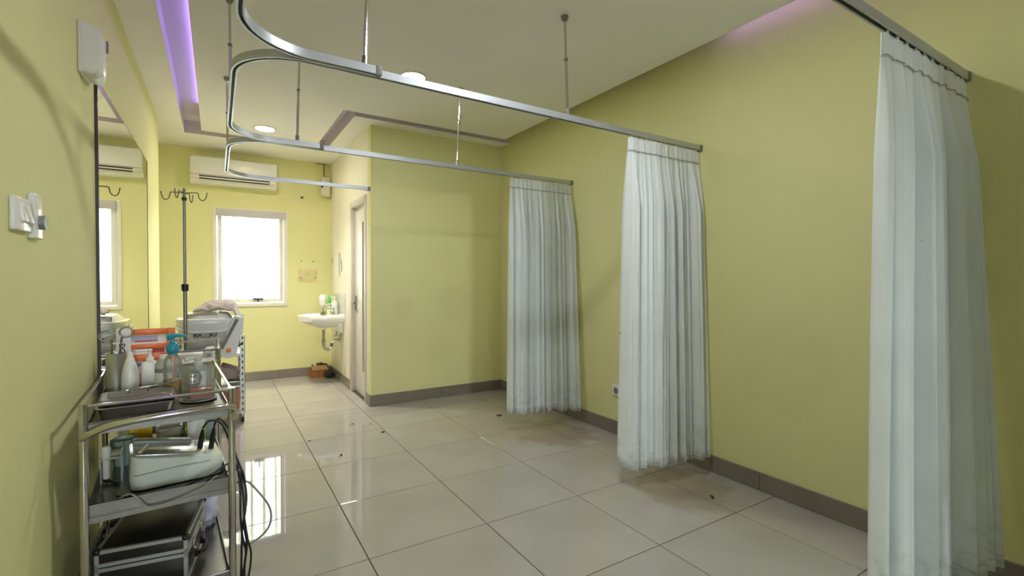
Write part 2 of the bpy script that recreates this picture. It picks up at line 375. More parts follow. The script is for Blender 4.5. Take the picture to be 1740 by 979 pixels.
# ------------------------------------------------------------------ window
wo = bpy.data.objects.new('window_1', None); wo['kind'] = 'structure'; wo['label'] = 'bright cream framed awning window in the end wall'; wo['category'] = 'window'; link(wo)
def ringbox(mb, x0, x1, z0, z1, w, y0, y1, bev=.003):
    mb.box((x0, y0, z0), (x0+w, y1, z1), bev).box((x1-w, y0, z0), (x1, y1, z1), bev).box((x0+w, y0, z0), (x1-w, y1, z0+w), bev).box((x0+w, y0, z1-w), (x1-w, y1, z1), bev); return mb
part('window_frame', ringbox(MB(), WX0, WX1, WZ0, WZ1, .042, YB-.012, YB+.10), frame_m, wo)
sash = part('sash', ringbox(MB(), WX0+.048, WX1-.048, WZ0+.048, WZ1-.048, .045, YB+.02, YB+.075), frame_m, wo)
part('pane', MB().box((WX0+.085, YB+.044, WZ0+.085), (WX1-.085, YB+.050, WZ1-.085)), glass_m, wo)
lt = MB().box((.375, YB-.010, WZ0+.085), (.485, YB+.02, WZ0+.103), .003).tube([(.43, YB+.0, WZ0+.06), (.432, YB-.020, WZ0+.10), (.436, YB-.028, WZ0+.165)], .007)
part('latch', lt, black_m, wo, 'black window latch')
bl = MB().box((WX0+.04, YB-.045, WZ1-.105), (WX1-.02, YB+.0, WZ1-.015), .008)
part('blind_cassette', bl, lgrey_m, wo, 'rolled grey blind across the window top')
part('pull_cord', MB().tube([(WX0+.062, YB-.03, WZ1-.11), (WX0+.062, YB-.03, WZ0+.25)], .002, 6), white_m, wo)
for k in range(5):
    part('security_bar', MB().cyl((WX0+.12+k*.14, YB+.30, WZ0-.2), (WX0+.12+k*.14, YB+.30, WZ1+.2), .019, 10), white_m, wo)
# daylight portal just outside the glass
pl = bpy.data.lights.new('daylight_portal', 'AREA'); pl.shape = 'RECTANGLE'; pl.size = .80; pl.size_y = 1.18; pl.cycles.is_portal = True
po = bpy.data.objects.new('daylight_portal', pl); po.location = ((WX0+WX1)/2, YB+.13, (WZ0+WZ1)/2); po.rotation_euler = (-PI/2, 0, 0); link(po)

w2 = bpy.data.objects.new('window_added', None); w2['kind'] = 'structure'; w2['label'] = 'cream framed fill light window added far behind the viewer'; w2['category'] = 'window'; link(w2)  # unseen window, added as a frontal daylight source
part('window_frame', ringbox(MB(), FX0, FX1, FZ0, FZ1, .05, YF-.09, YF+.0).box(((FX0+FX1)/2-.025, YF-.085, FZ0+.05), ((FX0+FX1)/2+.025, YF-.005, FZ1-.05)), frame_m, w2)
for a_, b_ in ((FX0+.05, (FX0+FX1)/2-.025), ((FX0+FX1)/2+.025, FX1-.05)): part('pane', MB().box((a_, YF-.05, FZ0+.05), (b_, YF-.045, FZ1-.05)), glass_m, w2)
pl2 = bpy.data.lights.new('daylight_portal', 'AREA'); pl2.shape = 'RECTANGLE'; pl2.size = FX1-FX0; pl2.size_y = FZ1-FZ0; pl2.cycles.is_portal = True
po2 = bpy.data.objects.new('daylight_portal', pl2); po2.location = ((FX0+FX1)/2, YF-.13, (FZ0+FZ1)/2); po2.rotation_euler = (PI/2, 0, 0); link(po2)

# ------------------------------------------------------------------ door in the side wall
do = bpy.data.objects.new('door_1', None); do['kind'] = 'structure'; do['label'] = 'closed white door with a tall glass slit'; do['category'] = 'door'; link(do)
part('door_frame', MB().box((XW-.012, DY1-.055, 0), (XW+.09, DY1+.02, DZ+.03), .004).box((XW-.012, DY0-.02, 0), (XW+.09, DY0+.04, DZ+.03), .004).box((XW-.012, DY0+.04, DZ-.035), (XW+.09, DY1-.055, DZ+.03), .004), doorframe_m, do)
DX = XW+.035; a0, a1 = DY0+.042, DY1-.057; g0, g1 = a0+.16, a0+.25
part('door_leaf', MB().box((DX, a0, .006), (DX+.04, g0, DZ-.037), .002).box((DX, g1, .006), (DX+.04, a1, DZ-.037), .002).box((DX, g0, .006), (DX+.04, g1, .25), .0).box((DX, g0, 1.85), (DX+.04, g1, DZ-.037), .0), door_m, do)
part('glass_slit', MB().box((DX+.016, g0-.003, .25), (DX+.022, g1+.003, 1.85)), mat('frosted_slit', (.42, .44, .47), .15, coat=.5), do, 'tall narrow grey glass slit')
h = MB().box((DX-.008, a1-.065, .90), (DX, a1-.02, 1.06), .003).cyl((DX-.05, a1-.045, .99), (DX-.005, a1-.045, .99), .009).tube([(DX-.05, a1-.04, .99), (DX-.052, a1-.09, .99), (DX-.05, a1-.14, .985)], .008)
h.cyl((DX-.014, a1-.045, .935), (DX-.005, a1-.045, .935), .012)
part('door_handle', h, steel_dull_m, do, 'chrome lever handle')

# ------------------------------------------------------------------ mirror on the left wall
mi = thing('wall_mirror', 'tall mirror with a dark edge flush on the left wall', 'mirror', (XL, 3.72, .60))
part('mirror_glass', MB().box((.001, -.90, .006), (.010, .905, 1.55)), mirror_m, mi)
part('mirror_edge', MB().box((0, -.908, 0), (.012, -.90, 1.555)).box((0, .905, 0), (.012, .910, 1.555)).box((0, -.90, -.004), (.012, .905, .006)).box((0, -.90, 1.55), (.011, .905, 1.553)), wood_m, mi)

# ------------------------------------------------------------------ air conditioner
ac = thing('air_conditioner', 'white split air conditioner mounted high above the window', 'air conditioner', (.19, YB, 2.325))
prof = [(0, 0), (0, .30), (-.17, .30), (-.20, .285), (-.215, .12), (-.215, .085), (-.19, .045), (-.13, .0)]
part('housing', MB().ring_loft([[(x, y, z) for y, z in prof] for x in (-.435, .435)]), white_m, ac)
part('front_panel', MB().box((-.432, -.221, .088), (.432, -.207, .285), .005), white_m, ac)
part('air_outlet', MB().obox((0, -.205, .060), (.70, .018, .040), Matrix.Rotation(.5, 3, 'X'), .002), black_m, ac, 'dark air outlet slot')
part('louvre', MB().obox((0, -.216, .058), (.69, .010, .014), Matrix.Rotation(.3, 3, 'X'), .002), white_m, ac)
part('seam_line', MB().box((-.434, -.2185, .0865), (.434, -.205, .0895)), dark_alu_m, ac)
part('display', MB().box((.36, -.219, .045), (.425, -.200, .085), .003), offwhite_m, ac)
part('side_cap', MB().box((-.432, -.219, .045), (-.345, -.200, .085), .003), offwhite_m, ac)
part('badge', MB().tube([(.005, -.222, .125), (.02, -.222, .120), (.05, -.222, .121), (.075, -.222, .126)], .003, 6), grey_m, ac, 'small grey curved badge')

# corner junction box
jb = thing('junction_box', 'ivory rounded box high in the corner right of the air conditioner', 'box', (1.205, YB, 2.31))
part('cover', MB().box((-.055, -.10, 0), (.058, 0, .245), .016, 3), offwhite_m, jb)
part('conduit', MB().tube([(-.01, -.03, .245), (-.01, -.03, .42)], .009).tube([(-.10, -.012, .423), (.03, -.012, .423)], .006), mat('brown_conduit', (.33, .2, .1), .6), jb, 'brown conduit up to the ceiling')
part('button', MB().lathe([(.013, 0), (.011, -.012), (.004, -.014)], (-.038, -.10, .150), 12, 'y'), black_m, jb)
part('button', MB().lathe([(.013, 0), (.011, -.012), (.004, -.014)], (-.046, -.10, .115), 12, 'y'), black_m, jb)

# marks on the back wall: the ghost of a removed fitting with its screws
gp = thing('wall_patch', 'bare mark with four screws left by a removed fitting beside the window', 'wall patch', (1.0, YB, 1.20))
part('bare_plaster', MB().box((-.115, -.002, 0), (.115, 0, .17)), patch_m, gp)
for x, z in ((-.075, .27), (.065, .27), (-.085, .055), (.085, .055)):
    part('screw', MB().lathe([(.009, 0), (.009, -.006), (.003, -.008)], (x, 0, z), 10, 'y'), grey_m, gp)
solo('wall_hook', MB().lathe([(.014, 0), (.012, -.005)], (0, 0, 0), 12, 'y').tube([(0, -.004, 0), (.0, -.025, -.004), (.012, -.03, .006), (.022, -.026, .012)], .004, 6), dark_alu_m, 'tiny dark hook high on the wall right of the air conditioner', 'hook', (.93, YB, 2.28))
# papers and switch over the basin
ps = thing('notice', 'faded grey notice taped on the wall above the wash basin', 'notice', (XW, 6.02, 1.28))
part('sheet', MB().box((-.0016, .0, 0), (0, .10, .265)), mat('faded_sheet', (.62, .60, .62), .7, var=.2, vscale=30), ps)
part('tape', MB().box((-.0024, .005, .26), (0, .09, .285)), mat('old_tape', (.50, .44, .33), .7), ps)
dr = MB()
for k in range(3):
    dr.tube([(-.001, -.055+.02*math.cos(t)*(1-.2*k)-.012*k, .175-.045*k+.035*math.sin(t)) for t in [PI*.1*q for q in range(-4, 15)]], .0022, 5)
part('drawing', dr, print_grey_m, ps, 'hand drawn grey loops')
solo('light_switch', MB().box((-.009, -.04, -.04), (0, .04, .04), .004).box((-.013, -.016, -.024), (-.008, .016, .024), .002), mat('cream_switch', (.74, .68, .50), .4), 'cream wall switch near the corner above the basin', 'switch', (XW, 6.49, 1.49))

# ------------------------------------------------------------------ wash basin
SY = 6.02
sb = thing('splash_panel', 'grey splash panel on the wall behind the wash basin', 'panel', (XW-.0005, SY, .109))
part('upper_sheet', MB().box((-.006, -.27, .70), (0, .34, .96), .001), mat('grey_sheet', (.60, .58, .57), .3), sb)
part('lower_sheet', MB().box((-.005, -.27, 0), (0, .34, .70), .001), mat('pale_sheet', (.74, .70, .62), .35), sb)
ba = thing('wash_basin', 'white ceramic wall hung wash basin', 'basin', (XW-.006, SY, .80))
def bring(z, x0, hw, r, inset=0):     # D-shaped outline from the wall outwards (-x)
    o = []
    for k in range(17):
        a = -PI/2+PI*k/16; ca, sa = math.cos(a), math.sin(a)
        o.append((-(r*abs(ca)**.8)*1.0-x0, hw*(1 if sa > 0 else -1)*abs(sa)**.62, z))
    return [(-inset, -hw, z)]+o+[(-inset, hw, z)]
rings = [bring(-.125, .03, .13, .24), bring(-.10, .04, .18, .31), bring(-.060, .05, .225, .385), bring(-.045, .05, .246, .416), bring(-.012, .05, .25, .42), bring(.018, .05, .25, .42), bring(.024, .05, .244, .412),
         bring(.022, .05, .222, .385, .10), bring(-.01, .05, .195, .345, .11), bring(-.06, .06, .13, .25, .13), bring(-.075, .08, .06, .12, .16)]
part('bowl', MB().ring_loft(rings), ceramic_m, ba, ang=50)
part('apron', MB().ring_loft([[(0, -.24, .02), (-.11, -.24, .02), (-.09, -.235, -.02), (-.06, -.20, -.12), (-.03, -.16, -.19), (0, -.15, -.20)], [(0, .24, .02), (-.11, .24, .02), (-.09, .235, -.02), (-.06, .20, -.12), (-.03, .16, -.19), (0, .15, -.20)]]), ceramic_m, ba)
part('drain_boss', MB().lathe([(.035, -.155), (.045, -.10), (.05, -.07)], (-.19, 0, 0)), ceramic_m, ba)
tr_ = thing('drain_trap', 'chrome bottle trap pipe under the wash basin', 'pipe', (XW-.006, SY, .40))
pth = [(-.19, 0, .244), (-.19, 0, .12), (-.19, 0, .06)]+[(-.145-.045*math.cos(t), 0, .045-.045*math.sin(t)) for t in [PI*q/8 for q in range(1, 8)]]+[(-.10, 0, .055), (-.085, 0, .085), (-.06, 0, .105), (0, 0, .11)]
part('trap_pipe', MB().tube(pth, .019, 12), chrome_m, tr_, ang=60)
part('pipe_nut', MB().cyl((-.19, 0, .09), (-.19, 0, .12), .025, 8), chrome_m, tr_); part('pipe_nut', MB().cyl((-.10, 0, .035), (-.094, 0, .07), .025, 8), chrome_m, tr_)
part('wall_flange', MB().lathe([(.042, 0), (.040, -.008), (.022, -.014)], (0, 0, .11), 18, 'x'), chrome_m, tr_)
av = thing('angle_valve', 'chrome stop valve on the wall under the basin', 'valve', (XW-.006, SY-.06, .565))
part('valve_body', MB().cyl((0, 0, 0), (-.06, 0, 0), .012).cyl((-.055, 0, -.01), (-.055, 0, .06), .010).lathe([(.026, 0), (.024, -.006)], (0, 0, 0), 14, 'x'), chrome_m, av)
part('valve_knob', MB().box((-.092, -.022, -.010), (-.066, .022, .010), .006), chrome_m, av)
fc = thing('faucet', 'chrome gooseneck tap on the basin', 'tap', (XW-.085, SY, .823))
part('spout', MB().lathe([(.024, 0), (.022, .02), (.014, .03)]).tube([(0, 0, .02), (0, 0, .06)]+[(-.05-.05*math.cos(t), 0, .07+.045*math.sin(t)) for t in [PI*q/8 for q in range(0, 7)]]+[(-.135, 0, .095)], .009, 10), chrome_m, fc, ang=60)
part('tap_handle', MB().cyl((0, -.03, .02), (0, -.03, .075), .008).box((-.03, -.042, .07), (.012, -.018, .082), .004), chrome_m, fc)
sd = thing('soap_dispenser', 'white oval soap pouch standing behind the basin tap', 'soap dispenser', (XW-.165, SY+.20, .8245))
part('bottle', MB().lathe([(.0, .085), (.03, .087), (.043, .11), (.046, .155), (.043, .20), (.03, .225), (.0, .23)]), gloss_m, sd, ang=60)
part('stem', MB().lathe([(.034, 0), (.032, .01), (.012, .018), (.009, .07), (.014, .087)]), steel_m, sd)
gb = thing('green_bottle', 'small green nozzle bottle on the basin ledge', 'bottle', (XW-.100, SY+.150, .8245))
part('bottle', MB().lathe([(.028, 0), (.028, .10), (.012, .125)]), mat('pale_lime', (.55, .72, .35), .3), gb)
part('cap', MB().lathe([(.015, .12), (.022, .135), (.018, .19), (.008, .205), (.006, .23)]), green_m, gb, 'bright green cap')
wb = thing('soap_bottle', 'white pump soap bottle on the basin ledge by the splash panel', 'bottle', (XW-.055, SY+.07, .823))
part('bottle', MB().lathe([(.036, 0), (.038, .02), (.038, .12), (.030, .145), (.014, .152)]), white_m, wb)
part('pump', MB().lathe([(.015, .15), (.015, .165), (.005, .17), (.005, .195)]).box((-.04, -.008, .193), (.01, .008, .206), .003), white_m, wb)

# carton in the corner
ct = thing('carton', 'open brown carton in the corner under the wash basin', 'carton', (1.10, 6.46, 0), .12)
part('carton_body', MB().box((-.10, -.075, 0), (.10, -.068, .085)).box((-.10, .068, 0), (.10, .075, .085)).box((-.10, -.068, 0), (-.093, .068, .085)).box((.093, -.068, 0), (.10, .068, .085)).box((-.093, -.068, 0), (.093, .068, .006)), brown_m, ct)
part('flap', MB().obox((0, -.035, .115), (.19, .09, .003), Matrix.Rotation(.55, 3, 'X')), mat('pale_card', (.50, .30, .18), .8), ct)
part('flap', MB().obox((.07, .06, .13), (.11, .09, .003), Matrix.Rotation(-.7, 3, 'X') @ Matrix.Rotation(.3, 3, 'Y')), mat('inner_card', (.36, .2, .12), .8), ct)
for k, (x, y, z) in enumerate(((-.06, .05, .13), (0, .05, .145), (.05, .04, .15), (.08, .0, .12))):
    part('black_plug', MB().cyl((x, y, z-.06), (x, y, z+.02), .009, 8), rubber_m, ct)
solo('rubbish_bag', MB().ball((0, 0, .05), .06, 14, (1, .8, .85)).ball((.03, .03, .03), .045, 12, (1, 1, .7)), rubber_m, 'small black bundle wedged behind the brown carton', 'bag', (1.195, 6.285, 0))

# ------------------------------------------------------------------ ceiling downlights
for (x, y, lab) in ((.42, 5.36, 'round white ceiling downlight nearest the window'), (1.244, 3.402, 'round white ceiling downlight over the middle curtain rail'),
                    (1.244, 1.45, 'round ceiling downlight added out of frame near the viewer')):  # the third one is unseen, added for light on the near bay
    dl = thing('downlight', lab, 'ceiling light', (x, y, ZC), group='ceiling downlights')
    part('trim_ring', MB().lathe([(.105, 0), (.104, -.006), (.085, -.009), (.083, 0)], n=40, cap0=False, cap1=False), white_m, dl)
    part('lens', MB().lathe([(.0835, -.001), (.082, -.005), (.06, -.007), (.0, -.007)], n=32), lamp_far_m if y > 5 else lamp_near_m if y < 2 else lamp_m, dl)
    if y > 5:       # this fitting throws a wide cone straight down
        sp = bpy.data.lights.new('downlight_cone', 'SPOT'); sp.energy = 120; sp.color = (1.0, .92, .82); sp.spot_size = math.radians(105); sp.spot_blend = .9; sp.shadow_soft_size = .07
        so_ = bpy.data.objects.new('downlight_cone', sp); so_.location = (0, 0, -.02); C.objects.link(so_); so_.parent = dl
# ------------------------------------------------------------------ curtain rails
RZ = 2.112
def fillet(pts, r, n=12):
    out = [Vector(pts[0])]
    for i in range(1, len(pts)-1):
        p, a, b = Vector(pts[i]), Vector(pts[i-1]), Vector(pts[i+1]); u = (a-p).normalized(); v = (b-p).normalized(); s = p+u*r; e = p+v*r; c = p+(u+v)*r
        for k in range(n+1):
            t = k/n*PI/2; out.append(c-v*r*math.cos(t)-u*r*math.sin(t))
    out.append(Vector(pts[-1])); return out
RAILPROF = [(-.013, 0), (-.013, .032), (.013, .032), (.013, 0), (.006, 0), (.006, .014), (-.006, .014), (-.006, 0)]
def rail(name, pts, label, rods, caps):
    o = thing(name, label, 'curtain rail', (pts[0][0], pts[0][1], RZ), group='ceiling hung curtain rails'); off = Vector((pts[0][0], pts[0][1], RZ))
    path = fillet([(x, y, RZ) for x, y in pts], .26)
    part('track', MB().sweep([p-off for p in path], RAILPROF), alu_m, o, ang=30)
    part('slot', MB().sweep([p-off for p in path], [(-.0055, .011), (-.0055, .0135), (.0055, .0135), (.0055, .011)]), dark_alu_m, o)
    for (x, y) in caps: part('end_cap', MB().box((x-.012, y-.016, RZ-.004), (x+.012, y+.016, RZ+.035), .002).xf(Matrix.Translation(-off)), grey_m, o)
    for (x, y, tx, ty) in rods:
        b, t = Vector((x, y, RZ+.03))-off, Vector((tx, ty, ZC))-off
        rd = part('hanger_rod', MB().tube([b, b.lerp(t, .55)], .008, 10).tube([b.lerp(t, .53), t], .0065, 10), chrome_m, o)
        part('joint', MB().tube([b.lerp(t, .54), b.lerp(t, .56)], .011, 10), steel_dull_m, rd); part('rod_foot', MB().tube([b, b.lerp(t, .06)], .012, 10), steel_dull_m, rd)
        part('ceiling_cup', MB().tube([t.lerp(b, .05), t.lerp(b, .02), t], [.012, .02, .022], 14), steel_dull_m, rd)
    return o
rail('curtain_rail', [(XR, .73), (.07, .73), (.07, 2.025), (.587, 2.025)], 'nearest aluminium curtain rail bending out of frame at the top', [(.07, 1.35, .07, 1.35), (1.60, .73, 1.6, .73), (.53, 2.025, .56, 2.07)], [(XR-.012, .73), (.587, 2.025)])
rail('curtain_rail', [(XR, 2.056), (.068, 2.056), (.068, 3.375), (.60, 3.375)], 'middle aluminium curtain rail carrying the second curtain', [(1.625, 2.056, 1.69, 2.17), (.07, 2.86, .068, 2.98), (.45, 3.375, .47, 3.39)], [(XR-.012, 2.056), (.60, 3.375)])
rail('curtain_rail', [(XR, 3.408), (.072, 3.408), (.072, 4.70), (XW, 4.70)], 'farthest aluminium curtain rail ending at the partition corner', [(1.60, 3.408, 1.64, 3.42), (.076, 4.10, .076, 4.16)], [(XR-.012, 3.408), (XW-.012, 4.70)])

# ------------------------------------------------------------------ curtains
def curtain(label, xt0, xt1, y, xb0, xb1, lean, zt, zb, nf, seed, amp, lead):
    o = thing('curtain', label, 'curtain', (0, y, 0), group='pale blue ward curtains')
    rn = random.Random(seed)
    nu, nv = nf*20, 40
    ph = [rn.uniform(.75, 1.3) for _ in range(nf)]; tot = sum(ph); ed = [0]
    for p in ph: ed.append(ed[-1]+p/tot)
    am = [rn.uniform(.5, 1.35) for _ in range(nf)]; am2 = [rn.uniform(-.35, .35) for _ in range(nf+1)]
    wd = [rn.uniform(.06, .11) for _ in range(nf)]; dirs = [rn.choice((0, PI)) for _ in range(nf)]
    zz = [rn.uniform(-.008, .008) for _ in range(nf+1)]
    def fold(u):
        k = 0
        while k < nf-1 and u > ed[k+1]: k += 1
        return k, (u-ed[k])/(ed[k+1]-ed[k])
    def pt(u, v):
        k, t = fold(u); z = zt+(zb-zt)*v
        grow = min(1, max(0, (v-.035)/.16)); a = amp*(.22+.78*grow**.8)*(.9+.35*v)
        s = math.sin(2*PI*t); c = math.cos(2*PI*t)
        wv = wd[k]*(1.0+.9*v); dd = min(t, 1-t)/wv
        sharp = 1-2*math.exp(-dd*dd)+.30*math.sin(2*PI*t+dirs[k])*(.5+.5*wd[k]/.085)+.14*math.sin(6*PI*t+k)*grow
        A = am[k]*a*(1.0 if k else lead)
        w = noise.noise(Vector((u*7, v*.8, seed)))*.016*v+noise.noise(Vector((u*26, v*1.6, seed+9)))*.004*grow
        x0 = xt0+(xb0-xt0)*v; x1 = xt1+(xb1-xt1)*v
        sx = (x1-x0)/nf
        fr = 1-math.exp(-dd*dd)
        x = x0+(x1-x0)*u-sx*(.10 if k else .05)*math.sin(2*PI*t)*fr*grow+sx*am2[k]*math.sin(PI*t)*v
        yy = -A*sharp+w+lean*v*u**1.2+am2[k]*.03*v
        zl = z+(zz[k]*(1-t)+zz[k+1]*t)*v
        return Vector((x, yy, zl))
    vv = [i/nv for i in range(nv+1)]; vv = sorted(set(vv+[.005, .012, .03, .036, .042, .05, .06, .07]))
    def sheet(v0, v1, off, th):
        mb = MB(); rows = [q for q in vv if v0-1e-6 <= q <= v1+1e-6]
        g = [[mb.bm.verts.new(pt(i/nu, q)+Vector((0, off, 0))) for i in range(nu+1)] for q in rows]
        for a in range(len(rows)-1):
            for i in range(nu): mb.bm.faces.new((g[a][i], g[a][i+1], g[a+1][i+1], g[a+1][i]))
        return mb
    d = part('drape', sheet(.036, 1.0, 0, 0), curt_m, o, ang=80)
    md = d.modifiers.new('thickness', 'SOLIDIFY'); md.thickness = .0015
    hb = part('heading_band', sheet(0, .042, -.0015, 0), curt_m, o, ang=80)
    md = hb.modifiers.new('thickness', 'SOLIDIFY'); md.thickness = .004
    st = MB()
    st.tube([pt(i/nu, .0385)+Vector((0, -.005, 0)) for i in range(nu+1)], .0016, 5)
    part('stitching', st, mat('thread_%d' % seed, (.30, .32, .32), .9), o)
    hm = MB().tube([pt(i/nu, .976)+Vector((0, -.0022, 0)) for i in range(nu+1)], .0011, 5)
    part('hem_stitching', hm, mat('hem_thread_%d' % seed, (.46, .48, .48), .9), o)
    n = nf
    gl = None
    for i in range(n):
        p = pt((i+.5)/n, 0.0); p.y = 0
        mb = MB().box((-.004, -.004, -.01), (.004, .004, .022), .001).tube([(0, -.004, .0), (0, -.010, -.012), (0, -.004, -.022)], .0016, 5) if gl is None else None
        q = part('glider', mb, white_m, o) if gl is None else link(bpy.data.objects.new('glider', gl.data), o)
        gl = gl or q; q.location = (min(max(p.x, xt0), XR-.05), 0, RZ-.012)
    return o
curtain('pleated pale blue curtain farthest from the viewer', 2.09, 2.73, 3.408, 2.085, 2.69, -.15, 2.098, .115, 15, 3, .038, 1.0)
curtain('pleated pale blue curtain in the middle with a grimy hem', 2.085, 2.725, 2.056, 2.075, 2.70, -.10, 2.098, .115, 15, 5, .042, 1.1)
curtain('large pale curtain closest to the viewer at the right edge', 1.93, 2.735, .73, 1.945, 2.68, -.12, 2.098, .12, 10, 11, .038, .9)

rail('curtain_rail', [(XR, -.60), (.07, -.60), (.07, .70), (.59, .70)], 'aluminium rail added behind the viewer for the shading curtain', [(1.6, -.60, 1.6, -.60)], [(XR-.012, -.60), (.59, .70)])  # unseen rail, added to carry the shading curtain
curtain('pale curtain added behind the viewer to shade the right wall', 1.85, 2.735, -.60, 1.85, 2.68, -.05, 2.098, .12, 12, 21, .05, 1.0)  # unseen curtain, added to keep frontal light off the right wall
# socket behind the middle curtain
so = thing('wall_socket', 'double white wall socket half hidden by the middle curtain', 'socket', (XR, 2.78, .355))
part('plate', MB().box((-.012, -.085, -.045), (0, .085, .045), .004), white_m, so)
for y in (.038, -.038): part('socket_well', MB().lathe([(.026, -.0135), (.024, -.0125), (.022, -.008)], (0, y, 0), 20, 'x'), grey_m, so)

# ------------------------------------------------------------------ left wall fittings
sw = thing('switch_panel', 'double white rocker switch on the left wall', 'switch', (XL, 1.815, 1.425))
part('plate', MB().box((0, -.066, -.046), (.014, .064, .046), .006, 3), gloss_m, sw)
part('rocker', MB().obox((.0145, -.012, .004), (.010, .034, .05), Matrix.Rotation(-.18, 3, 'Y'), .003), white_m, sw); part('rocker', MB().obox((.0145, .034, .004), (.010, .034, .05), Matrix.Rotation(-.18, 3, 'Y'), .003), white_m, sw)
dm = thing('dimmer', 'tall white dimmer plate with a round grey knob on the left wall', 'dimmer', (XL, 1.935, 1.432))
part('plate', MB().box((0, -.042, -.066), (.016, .042, .066), .006, 3), gloss_m, dm)
part('knob', MB().lathe([(.021, .014), (.021, .026), (.019, .029), (0, .029)], (0, .01, -.016), 24, 'x'), grey_m, dm, 'round grey knob')
dp = thing('wall_dispenser', 'white rounded dispenser high on the left wall over the mirror corner', 'dispenser', (XL, 2.60, 2.072))
def dsec(z, hw, d): return [(0, -hw, z), (0, hw, z)]+[(d*(1-.13*(2*q/10-1)**2), hw-2*hw*q/10, z) for q in range(0, 11)]
part('cover', MB().ring_loft([dsec(.0, .058, .050), dsec(.010, .070, .064), dsec(.025, .076, .070), dsec(.15, .078, .074), dsec(.178, .078, .066), dsec(.196, .074, .052)]), gloss_m, dp, ang=40)
part('back_plate', MB().box((0, -.088, -.004), (.012, .084, .200), .004), offwhite_m, dp)
part('spout', MB().lathe([(.016, -.018), (.018, .0), (.02, .01)], (.05, 0, 0)), white_m, dp)
part('logo', MB().tube([(.075, .02, .175), (.076, .03, .16), (.076, .022, .15), (.0755, .034, .13)], .004, 6), grey_m, dp, 'small dark grey squiggle logo')
part('indicator', MB().ball((.073, .02, .105), .004, 8), white_m, dp)

# ------------------------------------------------------------------ steel trolleys
shelf_m = mat('worn_shelf_steel', (.25, .245, .23), .33, 1.0, var=.15, vscale=9)
def trolley(label, loc, rotz, W, D, H, shelves, handle=True):
    o = thing('steel_trolley', label, 'trolley', loc, rotz)
    for x in (0, W):
        for y in (0, D):
            part('post', MB().tube([(x, y, .085), (x, y, H)], .0125, 14), chrome_m, o)
            ca = part('caster', MB().box((x-.008, y-.02, .045), (x+.008, y+.02, .09), .003), steel_dull_m, o)
            part('wheel', MB().lathe([(.030, -.011), (.034, -.007), (.034, .007), (.030, .011)], (x, y, .034), 16, 'x'), rubber_m, ca)
    for (z, lip, dn) in shelves:
        m = MB(); a, b, c, d = .006, W-.006, .004, D-.004
        m.box((a, c, z-.003), (b, d, z))
        for q in (((a, c, z-dn), (b, c+.004, z+lip)), ((a, d-.004, z-dn), (b, d, z+lip)), ((a, c, z-dn), (a+.004, d, z+lip)), ((b-.004, c, z-dn), (b, d, z+lip))): m.box(*q)
        m.box((a, c-.002, z-dn), (b, c+.001, z-dn+.018)); m.box((a, d-.001, z-dn), (b, d+.002, z-dn+.018))
        m.cyl((a, c+.002, z+lip), (b, c+.002, z+lip), .003, 8)
        part('shelf', m, shelf_m, o)
    for (p, q) in (((0, 0), (W, 0)), ((0, D), (W, D)), ((0, 0), (0, D)), ((W, 0), (W, D))):
        part('guard_rail', MB().tube([(*p, H-.008), (*q, H-.008)], .0055, 10), chrome_m, o)
    if handle:
        pts = spline([(-.004, -.004, H-.112), (.010, -.033, H-.098), (.07, -.058, H-.070), (.20, -.068, H-.056), (W-.08, -.064, H-.054), (W-.012, -.045, H-.062), (W+.006, -.014, H-.082), (W+.004, -.002, H-.118)], 6)
        part('handle', MB().tube(pts, .0115, 12), chrome_m, o, ang=60)
    return o
TX, TY, TR = -.376, 2.068, math.radians(4.5)
def G(x, y, z): return (TX+x*math.cos(TR)-y*math.sin(TR), TY+x*math.sin(TR)+y*math.cos(TR), z)
trolley('three tier steel trolley in the foreground crowded with bottles', (TX, TY, 0), TR, .423, .74, .836, [(.752, .016, .022), (.455, .036, .022), (.112, .02, .02)])
S1, S2, S3 = .7525, .4555, .1125
def on_t(name, label, cat, x, y, z, rot=0.0, group=None): return thing(name, label, cat, G(x, y, z), TR+rot, group)

# --- top shelf
cn = on_t('instrument_canister', 'tall steel canister at the wall end of the trolley top', 'canister', .0465, .635, S1)
part('cup', MB().lathe([(.036, 0), (.036, .166), (.0372, .168), (.035, .168), (.034, .01), (0, .008)], n=32, cap1=True), mat('satin_steel', (.68, .67, .63), .38, .9), cn)
fo = on_t('forceps', 'steel forceps with two finger rings standing in the canister', 'forceps', .047, .635, S1+.012)
for s, x in ((-1, -.032), (1, .036)):
    zc = .232 if s < 0 else .246
    f = MB().tube([(x+.0245*math.cos(t), 0, zc+.022*math.sin(t)) for t in [2*PI*q/22 for q in range(22)]], .0038, 8, closed=True); part('finger_ring', f, steel_dull_m, fo, ang=60)
f2 = MB().tube([(-.012, 0, 0), (-.013, 0, .10), (-.014, 0, .20), (-.017, 0, .218)], .0038, 8).tube([(0, 0, 0), (.01, 0, .10), (.017, 0, .205), (.021, 0, .228)], .0038, 8).box((-.014, -.002, .196), (.028, .002, .202))
part('shanks', f2, steel_dull_m, fo)
tb = on_t('tall_carton', 'tall narrow white box with vertical black lettering behind the canister', 'box', .075, .683, S1, 0)
part('box', MB().box((-.030, -.0085, 0), (.022, .0085, .27), .002), card_m, tb)
text_mesh('lettering', 'BIOG', .030, ink_m, tb, Matrix.Translation((-.008, -.0090, .170)) @ Matrix.Rotation(PI/2, 4, 'X') @ Matrix.Rotation(PI/2, 4, 'Z'), bold=.0006)
co = on_t('squeeze_bottle', 'white cone shaped squeeze bottle next to the canister', 'bottle', .098, .565, S1)
part('bottle', MB().lathe([(.030, 0), (.032, .01), (.032, .05), (.030, .085), (.023, .12), (.014, .15), (.010, .158)]), white_m, co, ang=60)
